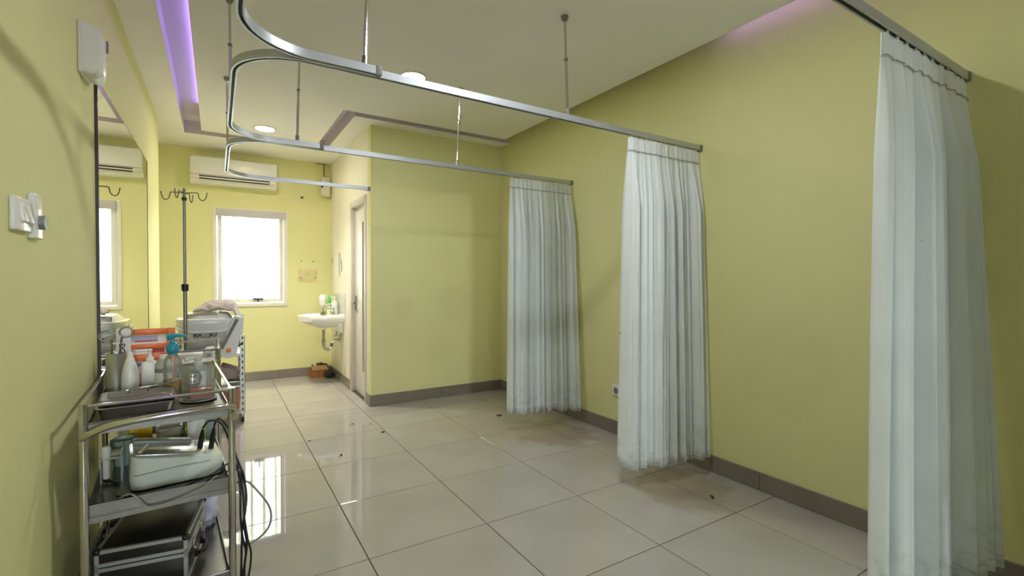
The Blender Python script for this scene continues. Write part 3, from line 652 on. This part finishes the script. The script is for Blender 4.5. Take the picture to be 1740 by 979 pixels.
part('nozzle', MB().lathe([(.011, .157), (.010, .172), (.006, .176), (.0, .177)]), white_m, co)
pu = on_t('pump_bottle', 'opaque white pump bottle in front of the orange rack', 'bottle', .166, .60, S1)
part('bottle', MB().ring_loft([[(x, y, z) for x, y in rrect(-s_, -.024*s_/.036, s_, .024*s_/.036, .016*s_/.036)] for z, s_ in ((0, .031), (.006, .033), (.112, .033), (.124, .027), (.128, .014))]), white_m, pu)
part('pump_head', MB().lathe([(.016, .127), (.015, .140), (.008, .150), (.007, .168), (.010, .172), (.010, .180)]).box((-.052, -.006, .170), (.008, .006, .181), .003), white_m, pu)
cb2 = on_t('labelled_bottle', 'clear bottle with a grey label left of the teal pump bottle', 'bottle', .216, .535, S1)
part('bottle', MB().lathe([(.030, 0), (.032, .01), (.032, .115), (.024, .135), (.015, .142)]), milky_m, cb2)
part('cap', MB().lathe([(.016, .141), (.016, .158), (.0, .16)]), white_m, cb2)
part('label_sheet', MB().lathe([(.0325, .03), (.0325, .10)], cap0=False, cap1=False), card_m, cb2); part('printed_block', MB().lathe([(.0329, .082), (.0329, .10)], cap0=False, cap1=False), print_grey_m, cb2)
tp = on_t('teal_pump_bottle', 'clear pump bottle with teal head and a little amber liquid', 'bottle', .248, .445, S1)
part('bottle', MB().lathe([(.031, 0), (.0345, .006), (.0345, .125), (.033, .145), (.021, .165), (.014, .172), (.014, .178)], n=28, cap1=False), clear_m, tp, ang=50)
part('liquid', MB().lathe([(.030, .003), (.0330, .008), (.0330, .060), (0, .0601)]), liqy_m, tp, 'amber liquid')
part('collar', MB().lathe([(.016, .170), (.022, .178), (.025, .192), (.023, .206), (.016, .216), (.009, .220), (.008, .236)]), teal_m, tp)
part('pump_head', MB().tube([(-.022, 0, .246), (-.005, 0, .248), (.02, 0, .250), (.045, 0, .246), (.052, 0, .240)], [.012, .012, .0075, .0045, .004], 10).lathe([(.010, .232), (.014, .240), (.013, .256), (.0, .258)], (-.008, 0, 0)), teal_m, tp)
part('dip_tube', MB().cyl((0, 0, .01), (0, 0, .17), .003, 8), milky_m, tp)
part('sleeve', MB().lathe([(.0349, .075), (.0349, .12)], n=28, cap0=False, cap1=False), clear_m, tp)
nv = on_t('navy_pouch', 'crumpled navy blue cloth pouch behind the glass jar', 'pouch', .318, .485, S1)
m = MB().ball((0, 0, .044), .04, 22, (.95, .75, 1.1))
for v in m.bm.verts: v.co += v.co.normalized()*noise.noise(v.co*38)*.012; v.co.z = max(v.co.z, 0)
part('pouch', m, navy_m, nv, ang=60)
bk = on_t('glass_jar', 'clear square glass jar with red liquid and a pump', 'jar', .330, .245, S1+.0062, .4)
def sqr(z, s, r=.012): return [(x, y, z) for x, y in rrect(-s, -s*.86, s, s*.86, r)]
part('jar', MB().ring_loft([sqr(0, .045), sqr(.004, .048), sqr(.128, .048), sqr(.136, .045), sqr(.136, .042), sqr(.128, .0445), sqr(.006, .0445)]), clear_m, bk)
part('liquid', MB().ring_loft([sqr(.0065, .043), sqr(.038, .044), sqr(.0385, .043)]), liqr_m, bk, 'bright red liquid')
part('jar_label', MB().box((-.020, .0400, .055), (.022, .0407, .095)), card_m, bk)
part('label_print', MB().box((-.012, .0392, .082), (.014, .0399, .090)).box((-.012, .0392, .060), (.008, .0399, .066)), ink_m, bk)
part('pump_head', MB().lathe([(.012, .12), (.016, .136), (.018, .15), (.010, .156), (.008, .165)]).tube([(-.006, 0, .168), (-.03, 0, .170), (-.048, 0, .163)], .008, 10).lathe([(.014, .158), (.015, .176), (.010, .180), (.0, .181)]), milky_m, bk)
solo('saucer', MB().lathe([(.05, 0), (.066, .004), (.067, .006), (.05, .003), (0, .003)], n=32), mat('grey_saucer', (.55, .54, .50), .4), 'shallow grey dish under the glass jar', 'dish', G(.330, .245, S1), TR)
ws = on_t('paper_stack', 'folded white paper at the right edge of the trolley top', 'paper', .376, .42, S1, 0)
for k in range(4): part('sheet', MB().obox((0, 0, .004+.005*k), (.050-.004*k, .26-.02*k, .004), Matrix.Rotation(.03*(k-1.5), 3, 'Z')), paper_m, ws)
part('folded_leaf', MB().obox((-.004, .07, .045), (.045, .10, .003), Matrix.Rotation(.5, 3, 'X')), paper_m, ws)
# orange rack
og = on_t('orange_rack', 'orange plastic rack with white window cards behind the bottles', 'rack', .165, .692, S1)
o_ = MB().box((-.096, 0, 0), (-.076, .03, .262), .003).box((.065, 0, 0), (.097, .03, .262), .003).box((-.076, 0, .235), (.065, .03, .262), .003).box((-.076, 0, .172), (.065, .03, .192), .002).box((-.076, 0, .115), (.065, .03, .145), .002).box((-.076, 0, 0), (.065, .03, .06), .002)
part('frame', o_, orange_m, og)
part('window_card', MB().box((-.076, .012, .192), (.065, .016, .235)), paper_m, og); part('window_card', MB().box((-.076, .012, .145), (.065, .016, .172)), paper_m, og); part('window_card', MB().box((-.076, .012, .06), (.065, .016, .115)), card_m, og)
part('print_strip', MB().box((-.073, .0112, .205), (.03, .0122, .230)), print_blue_m, og); part('print_strip', MB().box((-.055, .0105, .203), (.03, .0118, .209)), print_red_m, og)
part('print_strip', MB().box((.0, .0105, .148), (.055, .0122, .170)), print_red_m, og); part('print_strip', MB().box((-.07, .0105, .09), (.05, .0122, .105)), print_grey_m, og)
part('back_cover', MB().box((-.095, .03, .0), (.096, .036, .255)), orange_m, og)
part('clear_sleeve', MB().box((.097, .005, .02), (.101, .03, .20)), milky_m, og)
# instrument tray
ty = on_t('steel_tray', 'shallow steel instrument tray with lid at the trolley front', 'tray', .135, .27, S1, .02)
def trr(z, w, d, r=.02): return [(x, y, z) for x, y in rrect(-w, -d, w, d, r)]
part('tray', MB().ring_loft([trr(0, .105, .135), trr(.032, .114, .146), trr(.034, .120, .152), trr(.0355, .120, .152), trr(.0345, .113, .145), trr(.003, .104, .134)]), steel_m, ty)
part('lid', MB().ring_loft([trr(.036, .118, .095), trr(.040, .116, .093), trr(.042, .09, .07), trr(.045, .088, .068)]).xf(Matrix.Translation((.0, .052, 0))), steel_dull_m, ty)
part('lid_handle', MB().tube([(-.03, .05, .045), (-.03, .05, .058), (.03, .05, .058), (.03, .05, .045)], .0035, 8), steel_m, ty)
tw = on_t('tweezers', 'steel tweezers lying across the tray lid', 'tweezers', .155, .38, S1+.046, .5)
part('tweezers', MB().tube([(-.07, 0, .004), (0, .006, .006), (.06, .004, .004)], .0025, 6).tube([(-.07, 0, .004), (0, -.006, .006), (.06, -.004, .004)], .0025, 6), steel_m, tw)
cl = on_t('steel_clip', 'steel clip with a black grip resting on the tray rim', 'clip', .215, .405, S1+.0455, .3)
part('clip', MB().tube([(-.03, 0, .004), (.0, .01, .006), (.03, .0, .006), (.0, -.01, .006)], .003, 6, closed=True).ball((.035, 0, .008), .008, 10), steel_m, cl)
part('grip', MB().box((-.05, -.004, .0), (-.03, .004, .008), .002), black_m, cl)

# --- middle shelf
dv = on_t('therapy_unit', 'pale mint countertop therapy unit with silver panel on the middle shelf', 'machine', .255, .272, S2, .06)
def dsh(z, x0, x1, y0, y1, r): return [(x, y, z) for x, y in rrect(x0, y0, x1, y1, r, 6)]
db = MB()
secs = []
for z, e in ((0, -.006), (.004, 0), (.03, .002), (.045, .003), (.055, .002)):
    secs.append(dsh(z, -.150-e, .148+e, -.118-e, .130+e, .045))
top = [(x, y, .128-.055*(x+.15)/.30) for x, y in rrect(-.148, -.116, .146, .128, .045, 6)]
top2 = [(x, y, .132-.055*(x+.15)/.30) for x, y in rrect(-.140, -.108, .138, .120, .042, 6)]
secs += [top, top2]
part('shell', db.ring_loft(secs), pale_m, dv, ang=40)
part('seam', MB().tube([(-.140, -.1212, .062), (-.08, -.1212, .066), (.0, -.1208, .068), (.10, -.1200, .066)], .0022, 6), mat('seam_grey', (.40, .44, .42), .5), dv)
tilt = Matrix.Rotation(math.atan(.055/.30), 3, 'Y')
pn = part('control_panel', MB().obox((-.02, .005, .1090), (.23, .19, .004), tilt, .001), mat('silver_panel', (.75, .75, .73), .25, .7), dv, 'silver control panel')
part('button_row', MB().obox((-.04, -.035, .1145), (.10, .008, .002), tilt), ink_m, pn); part('button_row', MB().obox((-.05, -.06, .1163), (.08, .006, .002), tilt), ink_m, pn)
part('display_hood', MB().obox((-.04, .085, .120), (.20, .05, .018), tilt, .006), mat('hood_grey', (.33, .34, .32), .35), dv)
part('switch', MB().obox((.085, .06, .096), (.03, .014, .012), tilt, .003), white_m, dv)
part('ridge', MB().tube([(-.12, -.06, .131), (-.085, .06, .126)], .005, 8), white_m, dv)
for x in (.075, .115): part('jack_plug', MB().tube([(x, .0-.03, .084), (x+.010, -.015, .135), (x+.016, .0, .163)], [.010, .010, .005], 10), black_m, dv, 'black jack plug')
cup = on_t('mint_cup', 'small translucent mint cup behind the probe holder', 'cup', .075, .52, S2)
part('cup', MB().lathe([(.030, 0), (.034, .005), (.047, .11), (.049, .112), (.045, .110), (.032, .008), (0, .006)]), mat('mint_clear', (.50, .66, .58), .25, trans=.3), cup, ang=50)
hd = on_t('probe_holder', 'clear plastic probe holder with a white probe beside the therapy unit', 'holder', .045, .36, S2)
part('tray', MB().box((-.030, -.06, .095), (.036, .06, .099), .001).box((.032, -.06, .099), (.036, .06, .115)).box((-.030, -.06, .06), (-.026, .06, .095)), milky_m, hd)
part('leg', MB().box((.032, -.05, 0), (.036, -.04, .095)), milky_m, hd); part('leg', MB().box((.032, .04, 0), (.036, .05, .095)), milky_m, hd)
part('leg', MB().box((-.030, .04, 0), (-.026, .05, .095)), milky_m, hd); part('leg', MB().box((-.030, -.05, 0), (-.026, -.04, .095)), milky_m, hd)
pbk = part('probe', MB().lathe([(.006, .012), (.011, .022), (.012, .09), (.014, .10), (.016, .135), (.012, .145)], (-.012, -.045, 0), 18), white_m, hd, 'white handheld probe')
part('probe_cable', MB().tube(spline([(-.012, -.045, .014), (.01, -.06, .004), (.025, -.085, .004), (.030, -.075, .004)], 5), .0035, 8), black_m, hd)
part('strain_relief', MB().ball((-.012, -.045, .014), .011, 10), black_m, hd)
yb = on_t('sharps_box', 'yellow plastic sharps container at the back of the middle shelf', 'container', .130, .655, S2)
part('tub', MB().ring_loft([dsh(0, -.038, .038, -.04, .04, .012), dsh(.120, -.044, .044, -.048, .048, .014)]), yellow_m, yb)
part('lid', MB().ring_loft([dsh(.121, -.046, .046, -.051, .051, .014), dsh(.133, -.045, .045, -.05, .05, .014), dsh(.139, -.04, .04, -.042, .042, .012)]), yellow_m, yb)
tu = on_t('clear_tub', 'clear lidded food tub next to the yellow container', 'tub', .236, .665, S2)
part('tub', MB().ring_loft([dsh(0, -.045, .045, -.05, .05, .014), dsh(.095, -.05, .05, -.055, .055, .016)]), milky_m, tu)
part('lid', MB().ring_loft([dsh(.096, -.054, .054, -.059, .059, .018), dsh(.108, -.054, .054, -.059, .059, .018), dsh(.113, -.046, .046, -.05, .05, .016)]), clear_m, tu)
gbx = on_t('glove_box', 'white carton with a lime green side on the middle shelf', 'box', .340, .64, S2)
part('box', MB().box((-.038, -.05, 0), (.030, .05, .125), .001), card_m, gbx); part('green_side', MB().box((.0302, -.05, 0), (.036, .05, .125)), lime_m, gbx)
part('green_grid', MB().box((-.046, -.02, .0), (-.040, .03, .06)).box((-.046, -.045, .07), (-.039, .03, .10)), lime_m, gbx)
solo('blue_carton', MB().box((-.017, -.04, 0), (.017, .04, .115), .001), bluegrey_m, 'blue grey carton at the right rear of the middle shelf', 'box', G(.395, .665, S2), TR)
ln = on_t('leaflet', 'crumpled white leaflet on the right rear of the middle shelf', 'paper', .375, .55, S2)
part('leaflet', MB().obox((0, 0, .006), (.07, .09, .003), Matrix.Rotation(.08, 3, 'Y')).obox((.012, .0, .014), (.05, .05, .003), Matrix.Rotation(-.2, 3, 'Y')), paper_m, ln)

# --- cables
def cable(name, pts, r, m, label, loc=None):
    p0 = Vector(pts[0]); return solo(name, MB().tube([p-p0 for p in spline(pts, 7)], r, 8), m, label, 'cable', p0, ang=60)
def Gs(L): return [G(*p) for p in L]
zt_ = S2
_inv = (Matrix.Translation(dv.location) @ Matrix.Rotation(dv.rotation_euler.z, 4, 'Z')).inverted()
def lead(pts, r): part('lead', MB().tube([_inv @ p for p in spline(pts, 7)], r, 8), black_m, dv, 'black lead', ang=60)
lead(Gs([(.346, .292, zt_+.163), (.368, .290, zt_+.190), (.40, .285, zt_+.185), (.425, .275, zt_+.15), (.443, .20, zt_+.075), (.447, .06, zt_+.05), (.452, .02, .43), (.450, .0, .34), (.455, .005, .25), (.452, .0, .15), (.456, .02, .04), (.50, .06, .006)]), .0042)
lead(Gs([(.386, .294, zt_+.163), (.402, .290, zt_+.194), (.425, .28, zt_+.175), (.446, .25, zt_+.13), (.452, .16, zt_+.07), (.462, .05, zt_+.03), (.472, .01, .40), (.460, -.01, .31), (.470, -.008, .22), (.462, .0, .12), (.472, .01, .03), (.53, .03, .006)]), .0042)
lead(Gs([(.075, .13, zt_+.008), (.14, .060, zt_+.012), (.22, .045, zt_+.012), (.30, .045, zt_+.030), (.36, .030, zt_+.052), (.41, .035, zt_+.078), (.442, .03, zt_+.07), (.466, .02, zt_+.02), (.468, .0, .36), (.456, .01, .27), (.468, .005, .18), (.458, .02, .08), (.47, .05, .012), (.44, .12, .006)]), .0036)
lead(Gs([(.11, .110, zt_+.007), (.20, .033, zt_+.008), (.29, .030, zt_+.010), (.37, .018, zt_+.045), (.442, .016, zt_+.055), (.458, .0, .43), (.462, -.01, .33), (.474, .0, .24), (.486, .005, .17), (.476, .0, .09), (.455, .02, .02), (.46, .10, .006)]), .0036)
cable('grey_cable', Gs([(.445, .06, zt_-.01), (.48, .05, zt_-.012), (.515, .04, .40), (.553, .03, .335), (.562, .03, .28), (.545, .03, .235), (.50, .03, .205), (.452, .03, .20)]), .0042, tubing_m, 'looped grey tube hanging off the right side of the trolley')
cable('pale_cable', Gs([(.03, .20, zt_+.006), (.05, .08, zt_+.006), (.11, .012, zt_+.048), (.135, -.008, zt_+.040), (.17, -.012, zt_-.004), (.24, -.010, zt_-.002), (.32, -.010, zt_+.020), (.35, -.010, zt_+.042), (.375, .012, zt_+.048), (.400, .04, zt_+.020), (.410, .08, zt_+.006)]), .0028, tubing_m, 'pale thin tube looping over the front of the middle shelf')

# --- bottom shelf
ca_ = on_t('equipment_case', 'black equipment case with aluminium edges on the bottom shelf', 'case', .184, .240, S3, -math.radians(13))
w, d, hh = .132, .160, .176
part('lower_shell', MB().box((-w, -d, 0), (w, d, .112), .002), caselid_m, ca_); part('lid', MB().box((-w, -d, .116), (w, d, hh), .002), caselid_m, ca_)
e = .011
def edge_set(): 
    L = []
    for z in (.105, .123, hh-.006, .006):
        for s in (-1, 1):
            L.append(((-w, s*d, z), (w, s*d, z))); L.append(((s*w, -d, z), (s*w, d, z)))
    for sx in (-1, 1):
        for sy in (-1, 1): L.append(((sx*w, sy*d, .0), (sx*w, sy*d, .111))); L.append(((sx*w, sy*d, .117), (sx*w, sy*d, hh)))
    return L
for a, b in edge_set():
    a, b = Vector(a), Vector(b); lo = Vector([min(a[i], b[i])-.0068 for i in range(3)]); hi = Vector([max(a[i], b[i])+.0068 for i in range(3)]); lo.z = max(lo.z, 0); hi.z = min(hi.z, hh+.003)
    part('aluminium_edge', MB().box(lo, hi, .002, 1), alu_m, ca_)
for sx in (-1, 1):
    for sy in (-1, 1): part('corner_cap', MB().ball((sx*w, sy*d, hh-.004), .0135, 12), black_m, ca_)
for y in (-.07, .07):
    la = part('latch', MB().box((w+.006, y-.018, .07), (w+.014, y+.018, .125), .003), steel_m, ca_); part('latch_loop', MB().lathe([(.014, 0), (.014, .006), (.005, .008)], (w+.014, y, .085), 14, 'x'), steel_m, la)
part('handle', MB().box((w+.008, -.055, .035), (w+.020, -.045, .07), .003).box((w+.008, .045, .035), (w+.020, .055, .07), .003).tube([(w+.02, -.05, .05), (w+.034, -.03, .045), (w+.034, .03, .045), (w+.02, .05, .05)], .009, 10), black_m, ca_, 'black carry handle')
bg_ = on_t('plastic_bag', 'crumpled lavender plastic bag behind the case on the bottom shelf', 'bag', .372, .505, S3)
m = MB().ball((0, 0, .095), .10, 30, (.50, 1.0, 1.05))
for v in m.bm.verts:
    n_ = noise.noise(v.co*20)*.030+abs(noise.noise(v.co*48))*.022-.008; v.co += Vector((v.co.x, v.co.y, v.co.z-.095)).normalized()*n_; v.co.z = max(v.co.z, 0); v.co.x = min(v.co.x, .045)
part('bag', m, lavender_m, bg_, ang=50)
for (x, y, lab) in ((.055, .60, 'dark small box at the wall side of the bottom shelf'), ):
    bx = on_t('small_box', lab, 'box', x, y, S3); part('box', MB().box((-.03, -.06, 0), (.04, .06, .10), .002), black_m, bx); part('strip', MB().box((-.03, -.0615, .06), (.04, -.06, .075)), white_m, bx)

# ------------------------------------------------------------------ second trolley with papers
T2X, T2Y = -.405, 3.31
trolley('second steel trolley standing behind the foreground one', (T2X, T2Y, 0), .0, .412, .50, .838, [(.695, .014, .022), (.40, .02, .022), (.12, .02, .02)], handle=False)
def pile(name, label, cat, x, y, z, sz, n, m, rot=0.0):
    o = thing(name, label, cat, (T2X+x, T2Y+y, z+.001), rot)
    for k in range(n): part('sheaf', MB().obox((RND.uniform(-.006, .006), RND.uniform(-.006, .006), sz[2]*(k+.5)), (sz[0]-RND.uniform(0, .01), sz[1], sz[2]*.8), Matrix.Rotation(RND.uniform(-.05, .05), 3, 'Z')), m if k % 2 else paper_m, o)
    return o
pile('paper_stack', 'stack of white papers on the second trolley under the drip pole', 'papers', .305, .15, .6955, (.175, .24, .010), 5, card_m)
bx = thing('shallow_box', 'shallow ivory box on the second trolley', 'box', (T2X+.20, T2Y+.39, .6965), .04)
part('box', MB().box((-.13, -.08, 0), (.13, .08, .075), .004), offwhite_m, bx)
pile('paper_pad', 'thick pad of papers on the left of the second trolley', 'papers', .105, .16, .6955, (.16, .22, .0094), 5, card_m, .05)
wbx = thing('white_box', 'small white carton at the right end of the second trolley', 'box', (T2X+.365, T2Y+.39, .6965), -.1); part('box', MB().box((-.024, -.06, 0), (.024, .06, .10), .002), card_m, wbx); part('slot', MB().box((-.012, -.0612, .05), (.012, -.06, .07)), bluegrey_m, wbx)

# ------------------------------------------------------------------ drip stand
iv = thing('drip_stand', 'tall steel drip stand with four hooks behind the trolleys', 'drip stand', (-.195, 4.20, 0))
part('pole', MB().cyl((0, 0, .13), (0, 0, 1.18), .0125, 14).cyl((0, 0, 1.15), (0, 0, 1.90), .0095, 14), steel_dull_m, iv)
part('clamp', MB().lathe([(.014, 1.155), (.022, 1.16), (.023, 1.205), (.014, 1.21)]), black_m, iv, 'black height clamp')
part('collar', MB().lathe([(.011, 1.812), (.016, 1.816), (.016, 1.834), (.011, 1.838)]), black_m, iv)
for k in range(4):
    a = -.34+k*PI/2; L = .125 if k % 2 == 0 else .12
    pts = [(0, 0, 0), (L*.62, 0, .004), (L*.72, 0, -.004), (L*.78, 0, -.035), (L*.95, 0, -.052), (L*1.12, 0, -.035), (L*1.2, 0, .008)]
    part('hook', MB().tube(spline(pts, 5), .0032, 8).xf(Matrix.Translation((0, 0, 1.868)) @ Matrix.Rotation(a, 4, 'Z')), dark_alu_m, iv)
part('hub', MB().lathe([(.03, .085), (.034, .09), (.034, .12), (.018, .14)]), black_m, iv)
for k in range(5):
    a = .3+k*2*PI/5; ex, ey = .20*math.cos(a), .20*math.sin(a)
    lg = part('leg', MB().tube([(0, 0, .105), (ex*.6, ey*.6, .085), (ex, ey, .062)], .011, 8), steel_dull_m, iv)
    part('wheel', MB().lathe([(.020, -.009), (.025, -.006), (.025, .006), (.020, .009)], (ex, ey, .025), 14, 'x').cyl((ex, ey, .025), (ex, ey, .06), .006, 8), rubber_m, lg)

# ------------------------------------------------------------------ slotted angle cart and the white facial machine
kx0, kx1, ky0, ky1 = -.30, .205, 4.735, 5.22
kt = thing('angle_cart', 'slotted steel angle cart on casters below the white machine', 'cart', (kx0, ky0, 0))
W_, D_ = kx1-kx0, ky1-ky0
slot_m = mat('slot_shadow_black', (.03, .03, .03), .8)
gal_m = mat('galvanised_angle', (.60, .59, .57), .42, .8, var=.12, vscale=20)
for x, sx in ((0, 1), (W_, -1)):
    for y, sy in ((0, 1), (D_, -1)):
        pz = part('upright', MB().box((min(x, x+.036*sx), min(y, y+.003*sy), .075), (max(x, x+.036*sx), max(y, y+.003*sy), .76)).box((min(x, x+.003*sx), min(y, y+.036*sy), .075), (max(x, x+.003*sx), max(y, y+.036*sy), .76)), gal_m, kt)
        sl = MB()
        for q in range(13): sl.box((x+sx*.018-.005, y-.0008 if sy > 0 else y-.0035, .10+q*.052), (x+sx*.018+.005, y+.0035 if sy > 0 else y+.0008, .122+q*.052))
        part('slot_row', sl, slot_m, pz)
        cs = part('caster', MB().box((x+sx*.018-.012, y+sy*.018-.016, .03), (x+sx*.018+.012, y+sy*.018+.016, .08), .003), steel_m, kt)
        part('wheel', MB().lathe([(.020, -.011), (.026, -.008), (.026, .008), (.020, .011)], (x+sx*.018, y+sy*.018, .026), 14, 'x'), rubber_m, cs)
for z in (.10, .33, .60):
    part('shelf', MB().box((.004, .004, z-.024), (W_-.004, D_-.004, z-.021)).box((.004, .004, z-.024), (W_-.004, .008, z)).box((.004, D_-.008, z-.024), (W_-.004, D_-.004, z)).box((.004, .004, z-.024), (.008, D_-.004, z)).box((W_-.008, .004, z-.024), (W_-.004, D_-.004, z)).box((.004, .004, z-.004), (W_-.004, D_-.004, z)), gal_m, kt)
ZM = .6005
mc = thing('facial_machine', 'large white rounded machine with black lettering on the angle cart', 'machine', (-.085, 4.95, ZM))
def msec(z, x0, x1, y0, y1, r): return [(x, y, z) for x, y in rrect(x0, y0, x1, y1, r, 8)]
part('body', MB().ring_loft([msec(0, -.12, .10, -.12, .16, .04), msec(.05, -.125, .115, -.165, .18, .06), msec(.10, -.150, .145, -.195, .20, .09), msec(.20, -.188, .205, -.222, .22, .12), msec(.262, -.205, .228, -.232, .23, .13), msec(.285, -.207, .231, -.234, .23, .13), msec(.305, -.203, .226, -.228, .226, .13),
     msec(.310, -.17, .20, -.195, .21, .12), msec(.345, -.135, .18, -.178, .20, .10), msec(.352, -.125, .17, -.168, .19, .09)]), gloss_m, mc, ang=30)
part('rim', MB().tube([(x, y-.002, .245-.055*max(0, 1-((x-.01)/.22)**2)*(1 if y < 0 else .3)) for x, y in rrect(-.212, -.235, .236, .234, .13, 8)], .011, 8, closed=True), gloss_m, mc, ang=60)
part('display', MB().box((-.118, -.1835, .312), (.085, -.17, .341), .002), screen_m, mc, 'beige recessed display'); part('display_edge', MB().box((-.123, -.1815, .341), (.09, -.168, .347)).box((-.123, -.1815, .312), (-.118, -.168, .347)), grey_m, mc)
MT = Matrix.Translation((-.018, -.2255, .165)) @ Matrix.Rotation(PI/2-.06, 4, 'X')
tx = text_mesh('lettering', 'RA', .050, ink_m, mc, Matrix.Translation((-.050, -.2270, .172)) @ Matrix.Rotation(PI/2-.14, 4, 'X'), extrude=.006, bold=.001)
text_mesh('lettering', 'IO', .050, ink_m, mc, Matrix.Translation((.060, -.2265, .175)) @ Matrix.Rotation(PI/2-.14, 4, 'X'), extrude=.006, bold=.001)
gz = MB()
for x in (.0, .027):
    gz.tube([(x-.012, -.225, .155), (x, -.226, .156), (x+.008, -.2275, .166), (x+.007, -.2285, .176)], .0036, 6).ball((x-.001, -.230, .190), .0042, 8)
part('lettering', gz, ink_m, mc)
part('base_tray', MB().box((-.145, -.205, -.0), (.125, -.10, .012), .003).box((-.14, -.232, .048), (.10, -.19, .062), .003), grey_m, mc)
arm = [(.155, -.01)]
tear = [(.168+.064*math.cos(t), .035+.064*math.sin(t)) for t in [PI*(.95+1.0*q/14) for q in range(15)]]+[(.262, .21), (.285, .31), (.215, .335), (.17, .22)]
part('arm_cover', MB().prism(tear, -.266, -.232, 'xz'), gloss_m, mc); part('arm_disc', MB().lathe([(.021, 0), (.021, -.004), (.0, -.005)], (.168, -.266, .042), 20, 'y'), copper_m, mc, 'copper coloured round disc')
part('arm_strut', MB().tube([(.118, -.262, .055), (.155, -.270, .135), (.232, -.272, .30)], [.012, .012, .014], 10), grey_m, mc, 'dark grey diagonal strut')
part('arm_joint', MB().ball((.238, -.258, .31), .024, 14).cyl((.255, -.22, .18), (.262, -.2, .34), .024, 14), white_m, mc)
part('hose', MB().tube(spline([(.10, -.24, .0), (.14, -.25, .010), (.20, -.255, .045), (.262, -.252, .085), (.272, -.244, .10)], 6), .006, 8), black_m, mc, 'black hose')
cm = MB()
for k in range(4): cm.tube([(.0+(.055+.008*k)*math.cos(t), -.085+.010*k, .06+(.055+.007*k)*math.sin(t)) for t in [2*PI*q/20 for q in range(20)]], .010, 8, closed=True)
cm.tube(spline([(.03, -.06, .14), (.05, -.05, .19), (.062, -.05, .235), (.05, -.03, .10)], 5), .014, 8)
part('hose_loops', cm.xf(Matrix.Translation((.165, -.085, .040))), mat('hose_grey', (.36, .34, .32), .55), mc, 'bundle of grey hoses', ang=60)
dc = thing('dust_cloth', 'rumpled grey mauve cloth draped over the top of the machine', 'cloth', (-.02, 4.985, ZM+.360))
cm = MB(); NX, NY = 44, 30; g = []
for i in range(NX+1):
    row = []
    for j in range(NY+1):
        u, v = i/NX, j/NY; x = -.135+.405*u+.03*(v-.5); y = -.215+.40*v
        zz = .014+.085*math.sin(PI*min(1, u*1.05))**.8*math.sin(PI*min(1, .015+v*.985))**.55
        q = Vector((x*9, y*9, 2)); zz += noise.noise(q)*.020+noise.noise(q*2.6)*.016
        if v < .12: zz -= (.12-v)*.10
        if u > .72: zz -= (u-.72)**1.2*.52*(1.1-.5*v); x -= (u-.72)*.22
        zz = max(zz, .004) if u < .74 else zz
        row.append(cm.bm.verts.new((x, y, zz)))
    g.append(row)
for i in range(NX):
    for j in range(NY): cm.bm.faces.new((g[i][j], g[i+1][j], g[i+1][j+1], g[i][j+1]))
d_ = part('cloth', cm, cloth_m, dc, ang=80); md = d_.modifiers.new('thickness', 'SOLIDIFY'); md.thickness = .004
# cart contents
mb_ = thing('mauve_box', 'mauve cloth covered box leaning on the middle cart shelf', 'box', (.10, 4.88, .3505), -.1)
part('box', MB().obox((-.01, 0, .075), (.16, .16, .09), Matrix.Rotation(.38, 3, 'Y') @ Matrix.Rotation(.1, 3, 'X'), .006), mauve_m, mb_); part('black_base', MB().obox((.03, -.02, .012), (.13, .14, .020), Matrix.Rotation(0, 3, 'Y'), .004), black_m, mb_)
mb2 = thing('cloth_bundle', 'folded mauve cloth bundle on the middle cart shelf', 'cloth', (-.125, 4.9, .3305))
m = MB().box((-.09, -.10, 0), (.09, .10, .17), .04, 4)
for v in m.bm.verts: v.co += Vector((noise.noise(v.co*14), noise.noise(v.co*15+Vector((3, 0, 0))), 0))*.012
part('bundle', m, cloth_m, mb2, ang=60)
sc_ = thing('salmon_roll', 'salmon pink wrapped roll on the bottom cart shelf', 'roll', (.105, 4.86, .1005)); part('roll', MB().lathe([(.062, 0), (.064, .01), (.064, .185), (.055, .19), (.02, .19), (.018, .17)], n=28), salmon_m, sc_); part('core', MB().lathe([(.02, .15), (.02, .192)], n=16), card_m, sc_)
bb_ = thing('brown_box', 'brown carton on the bottom cart shelf', 'box', (-.09, 4.9, .1005)); part('box', MB().box((-.11, -.10, 0), (.10, .12, .15), .003), mauve_m, bb_); part('tape_strip', MB().box((-.02, -.1012, 0), (.02, .12, .1512)), offwhite_m, bb_)

# ------------------------------------------------------------------ bits of litter on the floor
LIT = [(.60, 3.914, .013, 'dry speck on the floor at the left of the basin reflection'), (.962, 4.165, .010, 'left speck of the trio of bits before the partition corner'), (.985, 4.19, .010, 'middle speck of the trio of bits before the partition corner'), (.99, 4.15, .009, 'front speck of the trio of bits before the partition corner'),
       (1.119, 4.103, .011, 'lone dark speck just right of the trio of bits'), (1.145, 3.831, .020, 'curled leaf fragment on the floor before the partition'), (.743, 3.484, .018, 'dark crumb on the floor in the middle of the room'), (2.193, 3.745, .026, 'thin dark twig on the floor beside the farthest curtain'), (2.413, 1.70, .022, 'brown leaf scrap on the floor beyond the middle curtain hem')]
for k, (x, y, r, lab) in enumerate(LIT):
    m = MB().ball((0, 0, r*.28), r, 10, (1, .45, .28))
    for v in m.bm.verts: v.co += Vector((noise.noise(v.co*90+Vector((k, 0, 0)))*r*.4, noise.noise(v.co*80+Vector((0, k, 0)))*r*.4, 0)); v.co.z = max(v.co.z, 0)
    solo('leaf_bit', m, debris_m, lab, 'litter', (x, y, .0002), k*1.3)
